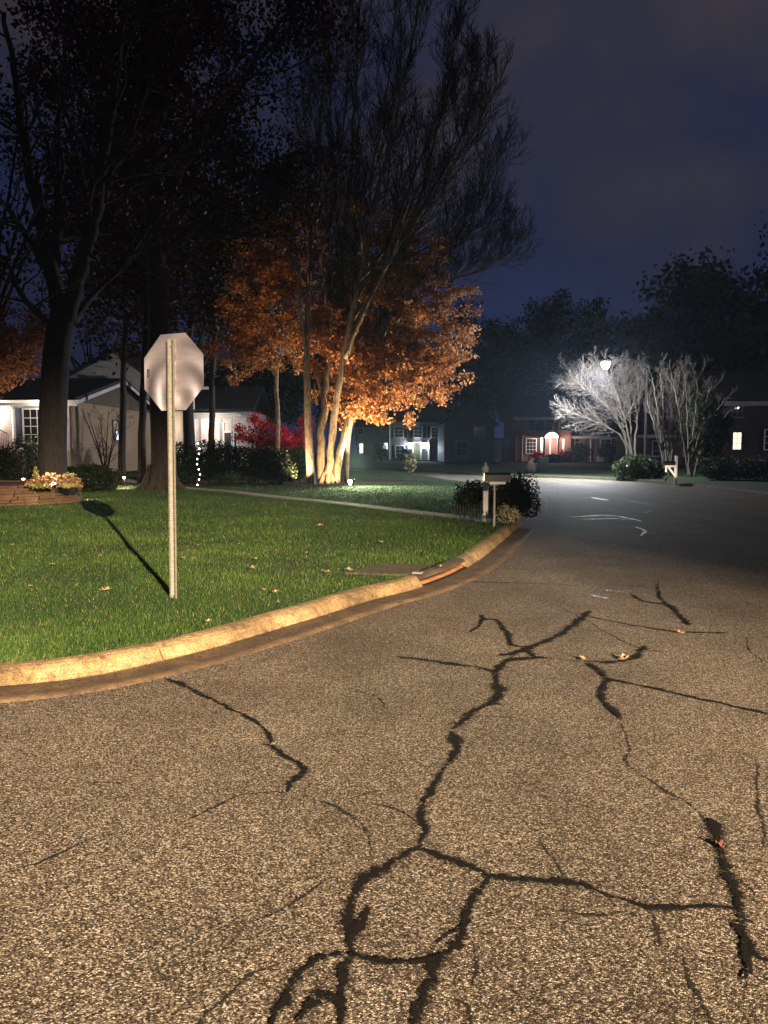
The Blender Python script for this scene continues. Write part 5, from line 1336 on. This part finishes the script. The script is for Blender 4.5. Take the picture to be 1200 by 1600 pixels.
m = MB(); m.box(X(765, Ym), X(790, Ym), Ym - .06, Ym - .045, Z(756.5, Ym), Z(752.5, Ym)); m.build('name_strip', M['white'], mail)
m = MB(); m.box(mb_.x - .018, mb_.x + .018, Ym - .018, Ym + .018, mz - .1, zl - .02); m.box(xa + .05, xb - .05, Ym - .04, Ym + .04, zl - .02, zl - .001); m.build('post', M['galv'], mail)
Yf = 15.9; fb = W(758, 810, Yf); fz0 = lz(fb.x, Yf)
fp = thing('garden_post', 'white turned wooden post with a finial, left of the black mailbox', 'post', (fb.x, Yf, fz0))
H_ = Z(722, Yf) - fz0
m = MB(); m.cbox(fb.x - .055, fb.x + .055, Yf - .055, Yf + .055, fz0 - .1, fz0 + H_ - .30, .01); m.build('shaft', M['white'], fp)
m = MB(); m.lathe((fb.x, Yf, fz0 + H_ - .30), [(.075, 0), (.08, .03), (.05, .05), (.035, .08), (.06, .12), (.068, .16), (.045, .21), (.02, .24), (.035, .265), (.03, .285), (.004, .30)], 14); m.build('finial', M['white'], fp)
b = at(800, 812, 16.6); shrub('hedge', 'dense dark rounded hedge behind the black mailbox at the kerb', 'hedge', b, .62, .7, .92, 7000, .05, M['evergreen'], 171, None, True, 12)
def canes(name, lab, cat, base, n, h, w, mat, seed, group=None, flower=None, lsize=.045):
    root = thing(name, lab, cat, base, group); t = Tree(seed); fl = []
    for k in range(n):
        a = t.rng.uniform(0, 6.28); q = t.rng.uniform(.2, 1) * w
        p, r = t.stem([base + Vector((q * .35 * math.cos(a), q * .35 * math.sin(a), -.03)), base + Vector((q * .7 * math.cos(a), q * .7 * math.sin(a), h * .5)), base + Vector((q * math.cos(a), q * math.sin(a), h * t.rng.uniform(.7, 1.1)))], .006, .003, 4, 5)
        fl.append(p[-1]); t.bough(p, r, 4, .25, .24, 1, .1, .2, (4,))
    finish(t, root, M['twig'], M['twig'], 'canes', 'twigs'); leaves('foliage', t.tips, 3, lsize, .05, mat, root, seed)
    if flower is not None: leaves('flowers', fl[:max(2, n // 4)], 9, .05, .022, flower, root, seed + 1)
    return root
for u, Yq, n, h, lab, s in ((722, 16.6, 8, .62, 'leggy dark rose bush at the left end of the bed', 181), (742, 16.4, 10, .75, 'tallest leggy rose bush, a red bloom on top, between the lawn and the white post', 182), (776, 16.2, 9, .70, 'leafy rose bush with faded blooms behind the mailbox post', 183)):
    canes('rose_bush', lab, 'shrub', at(u, 806, Yq), n, h, .28, M['evergreen'], s, 'rose bushes by the mailbox', M['rose'])
m = MB(); xf0, xf1, yf = X(706, 15.6), X(752, 15.6), 15.6
for k in range(11):
    x = xf0 + (xf1 - xf0) * k / 10; z0 = lz(x, yf); m.tube([(x, yf, z0 - .05), (x, yf, z0 + .36), (x, yf, z0 + .42)], [.007, .007, .001], 5)
for zz in (.10, .32): m.tube([(xf0, yf, lz(xf0, yf) + zz), (xf1, yf, lz(xf1, yf) + zz)], .006, 5)
tag(m.build('garden_fence', M['iron'], None, False, (xf0, yf, lz(xf0, yf))), 'low black wire garden fence in front of the rose bushes', 'fence')
canes('flower_plant', 'pale yellow-green flowering plant at the foot of the hedge by the kerb', 'plant', at(797, 812, 15.3), 9, .28, .15, M['palegreen'], 191, None, M['palegreen'], .05)

# ================================================================== RAISED STONE BED WITH LIT PLANTS
bc = W(40, 790, 20.2); bx, by = -10.95, 20.2; brx, bry = 2.75, 1.9
bed = thing('stone_planter', 'low raised bed walled with stacked brown flagstones at the foot of the oak', 'planter', (bx, by, lz(bx, by)))
zb_ = lz(bx, by - bry) - .02; hgt = .52; m = MB(); rr = random.Random(9)
for row in range(7):
    a = rr.uniform(0, .2)
    while a < 2 * math.pi:
        w = rr.uniform(.10, .24); t0, t1 = a + .004, a + w - .004; in_ = rr.uniform(-.03, .03) - row * .008
        z0 = zb_ + hgt * row / 7 + .004; z1 = zb_ + hgt * (row + 1) / 7 - .006 + rr.uniform(-.008, .008)
        pts = []
        for t_ in (t0, (t0 + t1) / 2, t1): pts.append((bx + (brx + in_ + rr.uniform(-.012, .012)) * math.cos(t_), by + (bry + in_ + rr.uniform(-.012, .012)) * math.sin(t_), z0))
        for t_ in (t1, t0): pts.append((bx + (brx - .3) * math.cos(t_), by + (bry - .3) * math.sin(t_), z0))
        m.prism(pts, (0, 0, z1 - z0)); a += w
m.build('wall', M['stone'], bed)
m = MB(); ring = [(bx + (brx - .16) * math.cos(k * math.pi / 20), by + (bry - .16) * math.sin(k * math.pi / 20), zb_ - .1) for k in range(40)]; m.prism(ring, (0, 0, hgt + .06)); m.build('soil', M['mulch'], bed)
zt = zb_ + hgt - .06
def bedplant(u, Yq, w, h, n, mat, lab, s, cone=False, size=.075):
    p = W(u, 750, Yq); b = Vector((p.x, Yq, zt)); root = thing('bedding_plant', lab, 'plant', b, 'bedding plants on the stone bed'); g = random.Random(s); pts = []
    t = MB()
    for k in range(n):
        q = g.random() ** .7; r_ = w * (1 - q * .92 if cone else 1 - .25 * q) * g.uniform(.2, 1); a = g.uniform(0, 6.28)
        pts.append(b + Vector((r_ * math.cos(a), r_ * math.sin(a), h * q + .01)))
    for k in range(5): a = k * 1.26; t.tube([b + Vector((0, 0, -.04)), b + Vector((w * .4 * math.cos(a), w * .4 * math.sin(a), h * .7))], [.008, .004], 5)
    t.build('stems', M['twig'], root); leaves('foliage', pts, 1, size, .012, mat, root, s, flat=.4)
for i, (u, Yq, w, h, n, mt, lab, cone) in enumerate((
    (56, 18.9, .13, .50, 190, 'bedleaf', 'small bright yellow-green cone shrub on the stone bed', True), (48, 18.75, .20, .18, 120, 'bedpink', 'leftmost pale bedding plant on the stone bed', False), (68, 18.65, .22, .28, 150, 'bedpink', 'pinkish bedding plant just right of the cone shrub', False),
    (78, 18.8, .18, .34, 130, 'bedpink', 'bedding plant just left of the white spotlight', False), (97, 18.7, .22, .30, 150, 'bedpink', 'bedding plant just right of the white spotlight', False), (110, 18.85, .20, .34, 140, 'bedleaf', 'taller yellowish bedding plant near the right end of the bed', False),
    (118, 18.75, .18, .22, 120, 'bedpink', 'rightmost pale bedding plant on the stone bed', False), (62, 18.55, .30, .08, 150, 'bedleaf', 'low pale edging plant below the cone shrub', False), (108, 18.55, .26, .08, 130, 'bedleaf', 'low pale edging plant at the right end of the bed', False))):
    bedplant(u, Yq, w, h, n, M[mt], lab, 200 + i, cone)
def groundspot(u, v, Yq, z, lab, power, color, target, cone, glow='lampwhite', group=None):
    p = W(u, v, Yq); b = Vector((p.x, Yq, z)); o = thing('garden_spotlight', lab, 'garden light', b, group)
    d = (Vector(target) - b - Vector((0, 0, .16))).normalized(); c = b + Vector((0, 0, .16))
    m = MB(); m.tube([b + Vector((0, 0, -.08)), b + Vector((0, 0, .13))], .012, 6); m.build('stake', M['black'], o)
    m = MB(); m.tube([c - d * .09, c - d * .06, c + d * .05], [.02, .045, .05], 10); h = m.build('lamp_head', M['black'], o)
    m = MB(); m.tube([c + d * .051, c + d * .06], [.044, .034], 10); m.build('lens', M[glow], h)
    light('spot_light', 'SPOT', c + d * .08, power, color, o, .03, target, cone, .5); return o
p = W(88, 748, 18.9)
groundspot(88, 748, 18.95, zt, 'white garden spotlight shining among the plants of the stone bed', 60, (1, .90, .72), (p.x - .3, 18.5, zt - .2), 150)
light('bed_light', 'POINT', (p.x + .05, 18.55, zt + .42), 17, (1, .86, .62), bed, .03)
groundspot(120, 772, 21.2, lz(W(120, 772, 21.2).x, 21.2), 'tiny added spotlight at the right end of the stone bed, skimming the grass', 42, (1, .92, .5), (W(170, 782, 21.6).x, 21.55, .05), 70)  # added lamp and fitting for the bright grass strip; none stands here

# path lights
def pathlight(u, v, Yq, lab, power, zf=lz, sub=None):
    p = W(u, v, Yq); b = Vector((p.x, Yq, zf(p.x, Yq) if sub is None else sub)); o = thing('path_light', lab, 'garden light', b, 'mushroom path lights')
    m = MB(); m.tube([b + Vector((0, 0, -.08)), b + Vector((0, 0, .36))], .012, 6); m.build('stake', M['black'], o)
    m = MB(); m.lathe(b, [(.15, .40), (.13, .44), (.03, .49), (.008, .50)], 14); m.build('cap', M['black'], o)
    m = MB(); m.lathe(b, [(.03, .34), (.05, .36), (.05, .395)], 10); m.build('lens', M['lampwarm'], o)
    light('path_light_bulb', 'POINT', b + Vector((0, 0, .30)), power, (1, .76, .60), o, .03)
pathlight(194, 757, 27.5, 'mushroom path light glowing on the mulch beside the walk', 150)
pathlight(36, 740, 25.5, 'mushroom path light at the left, behind the stone bed', 7)
pathlight(119, 742, 24.0, 'mushroom path light by the clipped shrub right of the oak', 4)
# uplights of the maple
b1 = W(524, 756, 32.2); z1 = lz(b1.x, 32.2)
groundspot(524, 758, 31.7, lz(b1.x, 31.7) - .06, 'garden spotlight at the foot of the uplit maple, aimed up its stems', 640, (1, .64, .30), (W(512, 700, 33).x, 33.0, 1.7), 120, 'lampwarm')
groundspot(553, 756, 32.6, lz(W(553, 756, 32.6).x, 32.6), 'second garden spotlight right of the maple foot, aimed into the orange leaves', 4200, (1, .76, .46), (W(615, 550, 35).x, 35.0, 6.2), 95, 'lampwarm')
groundspot(470, 757, 30.4, lz(W(470, 757, 30.4).x, 30.4), 'third garden spotlight left of the pale trunk, aimed up', 1000, (1, .66, .38), (W(440, 500, 36).x, 36.2, 6.4), 95, 'lampwarm')
# small white disc light on the lawn, washing the grass beside it
q = W(547, 753, 31.5); m = MB(); m.lathe((q.x, 31.5, lz(q.x, 31.5) - .02), [(.05, 0), (.05, .12), (.09, .14), (.09, .22), (.03, .25)], 12)
tag(m.build('lawn_marker', M['lampwhite'], None, True, (q.x, 31.5, lz(q.x, 31.5))), 'small white light dot on the lawn right of the maple foot', 'garden light')
lmk = bpy.data.objects['lawn_marker']; light('lawn_wash', 'SPOT', (q.x + .12, 31.4, lz(q.x, 31.5) + 1.1), 3800, (.84, 1, .58), lmk, .05, (W(690, 775, 26).x, 27.0, .2), 140, 1.0)

# ================================================================== ON THE FAR SIDE OF THE STREET
def bin_(u, Yq, lab, h=1.02, w=.30, mat='bingreen'):
    p = W(u, 742, Yq); b = Vector((p.x, Yq, fz(p.x, Yq))); o = thing('wheelie_bin', lab, 'bin', b)
    m = MB(); m.T = Matrix.Translation(b)
    vs = []
    for z, k in ((.05, .78), (.7 * h, .95), (h * .9, 1.0)):
        for a, c in ((-1, -1), (1, -1), (1, 1), (-1, 1)): vs.append((a * w * k, c * w * 1.15 * k, z))
    m.add(vs, [(3, 2, 1, 0), (8, 9, 10, 11)] + [(i * 4 + j, i * 4 + (j + 1) % 4, i * 4 + 4 + (j + 1) % 4, i * 4 + 4 + j) for i in (0, 1) for j in range(4)]); m.build('body', M[mat], o)
    m = MB(); m.T = Matrix.Translation(b); m.cbox(-w * 1.1, w * 1.1, -w * 1.3, w * 1.25, h * .905, h * 1.0, .03); m.build('lid', M[mat], o)
    m = MB(); m.T = Matrix.Translation(b); m.tube([(-w, w * 1.35, h * .9), (w, w * 1.35, h * .9)], .02, 6); m.build('handle', M[mat], o)
    for s_ in (-1, 1):
        m = MB(); m.T = Matrix.Translation(b); m.tube([(s_ * w * .95, w, .13), (s_ * w * 1.15, w, .13)], .13, 12); m.build('wheel', M['black'], o)
bin_(848, 49.5, 'dark green wheelie bin standing on the far kerb')
p = W(829, 743, 49.8); b = Vector((p.x, 49.8, fz(p.x, 49.8))); o = thing('yard_waste_bag', 'slumped brown yard-waste bag left of the wheelie bin', 'bag', b)
m = MB(); m.T = Matrix.Translation(b); m.tube([(0, 0, -.02), (0, 0, .1), (.02, 0, .4), (-.02, .02, .62), (.03, 0, .78)], [.26, .32, .30, .22, .12], 11); m.build('body', M['burlap'], o, True)
m = MB(); m.T = Matrix.Translation(b); m.tube([(.03, 0, .77), (.06, 0, .84), (.1, .02, .92)], [.08, .13, .18], 9); m.build('gathered_top', M['burlap'], o)
Yq = 35.5; p = W(1052, 757, Yq); b = Vector((p.x + .1, Yq, fz(p.x, Yq))); o = thing('mailbox', 'dark mailbox on a braced white wooden post, lit from below at the kerb', 'mailbox', b)
m = MB(); m.cbox(b.x - .06, b.x + .06, Yq - .06, Yq + .06, b.z - .1, Z(712, Yq), .015); m.build('post', M['white'], o)
zt2 = Z(727, Yq); m = MB(); m.box(b.x - .52, b.x - .062, Yq - .045, Yq + .045, zt2 - .09, zt2); m.build('arm', M['white'], o)
m = MB(); m.prism([(b.x - .40, Yq - .03, zt2 - .092), (b.x - .30, Yq - .03, zt2 - .092), (b.x - .062, Yq - .03, zt2 - .40), (b.x - .062, Yq - .03, zt2 - .52)], (0, .06, 0)); m.build('brace', M['white'], o)
m = MB(); m.box(b.x - .50, b.x - .44, Yq - .03, Yq + .03, zt2 - .32, zt2 - .092); m.build('pendant', M['white'], o)
m = MB(); m.prism([(b.x - .60, Yq + a * 1.1, zt2 + .002 + b_ * 1.1) for a, b_ in ycs], (.53, 0, 0)); m.build('box', M['black'], o)
groundspot(1040, 759, 34.9, fz(W(1040, 757, 34.9).x, 34.9) + .02, 'small ground spotlight lighting the white mailbox post by the right kerb', 45, (1, .86, .68), (b.x - .1, Yq, 1.0), 90)
shrub('leafy_shrub', 'laurel with glossy pale leaves under the street lamp, at the kerb', 'shrub', at(990, 747, 40.8, fz), 1.15, .8, 1.15, 1500, .17, M['glossy'], 221, None, True, 12)
shrub('clipped_shrub', 'dark clipped shrub right of the glossy laurel', 'shrub', at(1024, 748, 40.5, fz), .75, .6, .85, 2200, .09, M['evergreen'], 222)
b = at(640, 742, 45.5); canes('small_shrub', 'small pale scraggly shrub alone at the lawn edge where the streets meet', 'shrub', b, 12, 1.1, .35, M['palegreen'], 223, None, M['palegreen'], .11)

# ================================================================== FALLEN LEAVES
def dryleaf(u, v, z, size, mat, lab, rot, curl=.35, group='fallen leaves'):
    p = G(u, v, z); p = Vector((p.x, p.y, z if z < .05 else lz(p.x, p.y) + .045)); m = MB(); n = 12; vs = []; fs = []
    outl = []
    for k in range(24):
        a = 2 * math.pi * k / 24; r = size * (.62 + .38 * abs(math.cos(2.5 * a))) * (1.1 if abs(a - math.pi) > .3 else .6)
        outl.append((r * math.cos(a), r * .72 * math.sin(a)))
    cr, sr = math.cos(rot), math.sin(rot)
    rings = []
    for k_ in (0.5, 1.0):
        for x, y in outl:
            x *= k_; y *= k_; zz = .006 + curl * (x * x + 2.2 * y * y) / size + .12 * size * math.sin(5 * x / size)* k_
            vs.append((p.x + x * cr - y * sr, p.y + x * sr + y * cr, p.z + max(zz, .002)))
    vs.append((p.x, p.y, p.z + .005))
    for k in range(24):
        q = (k + 1) % 24; fs.append((k, q, 24 + q, 24 + k)); fs.append((48, q, k))
    m.add(vs, fs); m.tube([(p.x - size * cr * .6, p.y - size * sr * .6, p.z + .006), (p.x - size * 1.35 * cr, p.y - size * 1.35 * sr, p.z + .02)], .002, 4)
    return tag(m.build('fallen_leaf', mat, None, False, tuple(p)), lab, 'leaf', group)
dryleaf(975, 1031, .004, .042, M['leafdry'], 'pale curled leaf lying where the sealed cracks meet on the road', .4, .6)
dryleaf(911, 1031, .004, .035, M['leafdry'], 'small brown leaf on the sealed crack left of the pale curled leaf', 1.2, .5)
dryleaf(1127, 1326, .004, .024, M['leafred'], 'reddish leaf lying on the crack at the right of the road', 2.2, .7)
dryleaf(1063, 990, .004, .03, M['leafdry'], 'small tan leaf on the thin crack across the road', 2.9, .5)
for u, v, sz_, ro, lab in ((166, 929, .05, .3, 'brownish leaf on the grass left of the sign post'), (396, 891, .045, 1.0, 'orange-tan leaf on the grass right of the sign post'), (286, 877, .035, 2.0, 'small pale leaf on the grass beside the sign post'), (399, 876, .032, 2.5, 'tiny pale leaf just beyond the orange-tan leaf on the grass'),
                          (431, 928, .035, .8, 'pale leaf on the grass close to the kerb, farther from the drain'), (413, 925, .03, 1.9, 'dull leaf beside the pale leaf close to the kerb'), (512, 896, .035, .2, 'pale leaf on the grass next to the drain slab'), (545, 893, .05, 2.8, 'large tan leaf at the corner of the drain slab'),
                          (596, 851, .05, 1.4, 'pale leaf on the grass beyond the drain slab'), (500, 826, .07, .5, 'tan leaf on the dark middle of the lawn'), (690, 887, .035, .9, 'bright leaf at the end of the drain slab by the kerb')):
    dryleaf(u, v, .15, sz_, M['leafdry'], lab, ro)
for k in range(14):
    rr_ = random.Random(900 + k); dryleaf(rr_.uniform(20, 690), rr_.uniform(800, 990) if k % 2 else rr_.uniform(800, 860), .15, rr_.uniform(.015, .03), M['leafdry'], 'tiny dry leaf scattered on the lawn grass', rr_.uniform(0, 6), .35, 'tiny leaves scattered on the lawn')

# ================================================================== NIGHT HAZE
def haze(dens):
    m = MB(); m.box(-310, 310, -70, 410, -1.2, 34)
    mt, nt, out = newmat('haze')
    v = N(nt, 'ShaderNodeVolumePrincipled', i_Density=dens); v.inputs['Color'].default_value = (.62, .76, 1, 1); v.inputs['Anisotropy'].default_value = 0.6
    nt.links.new(v.outputs[0], out.inputs['Volume'])
    o = m.build('haze', mt); o['kind'] = 'stuff'; o['label'] = 'thin night mist in the street'; o['category'] = 'haze'
haze(0.00048)
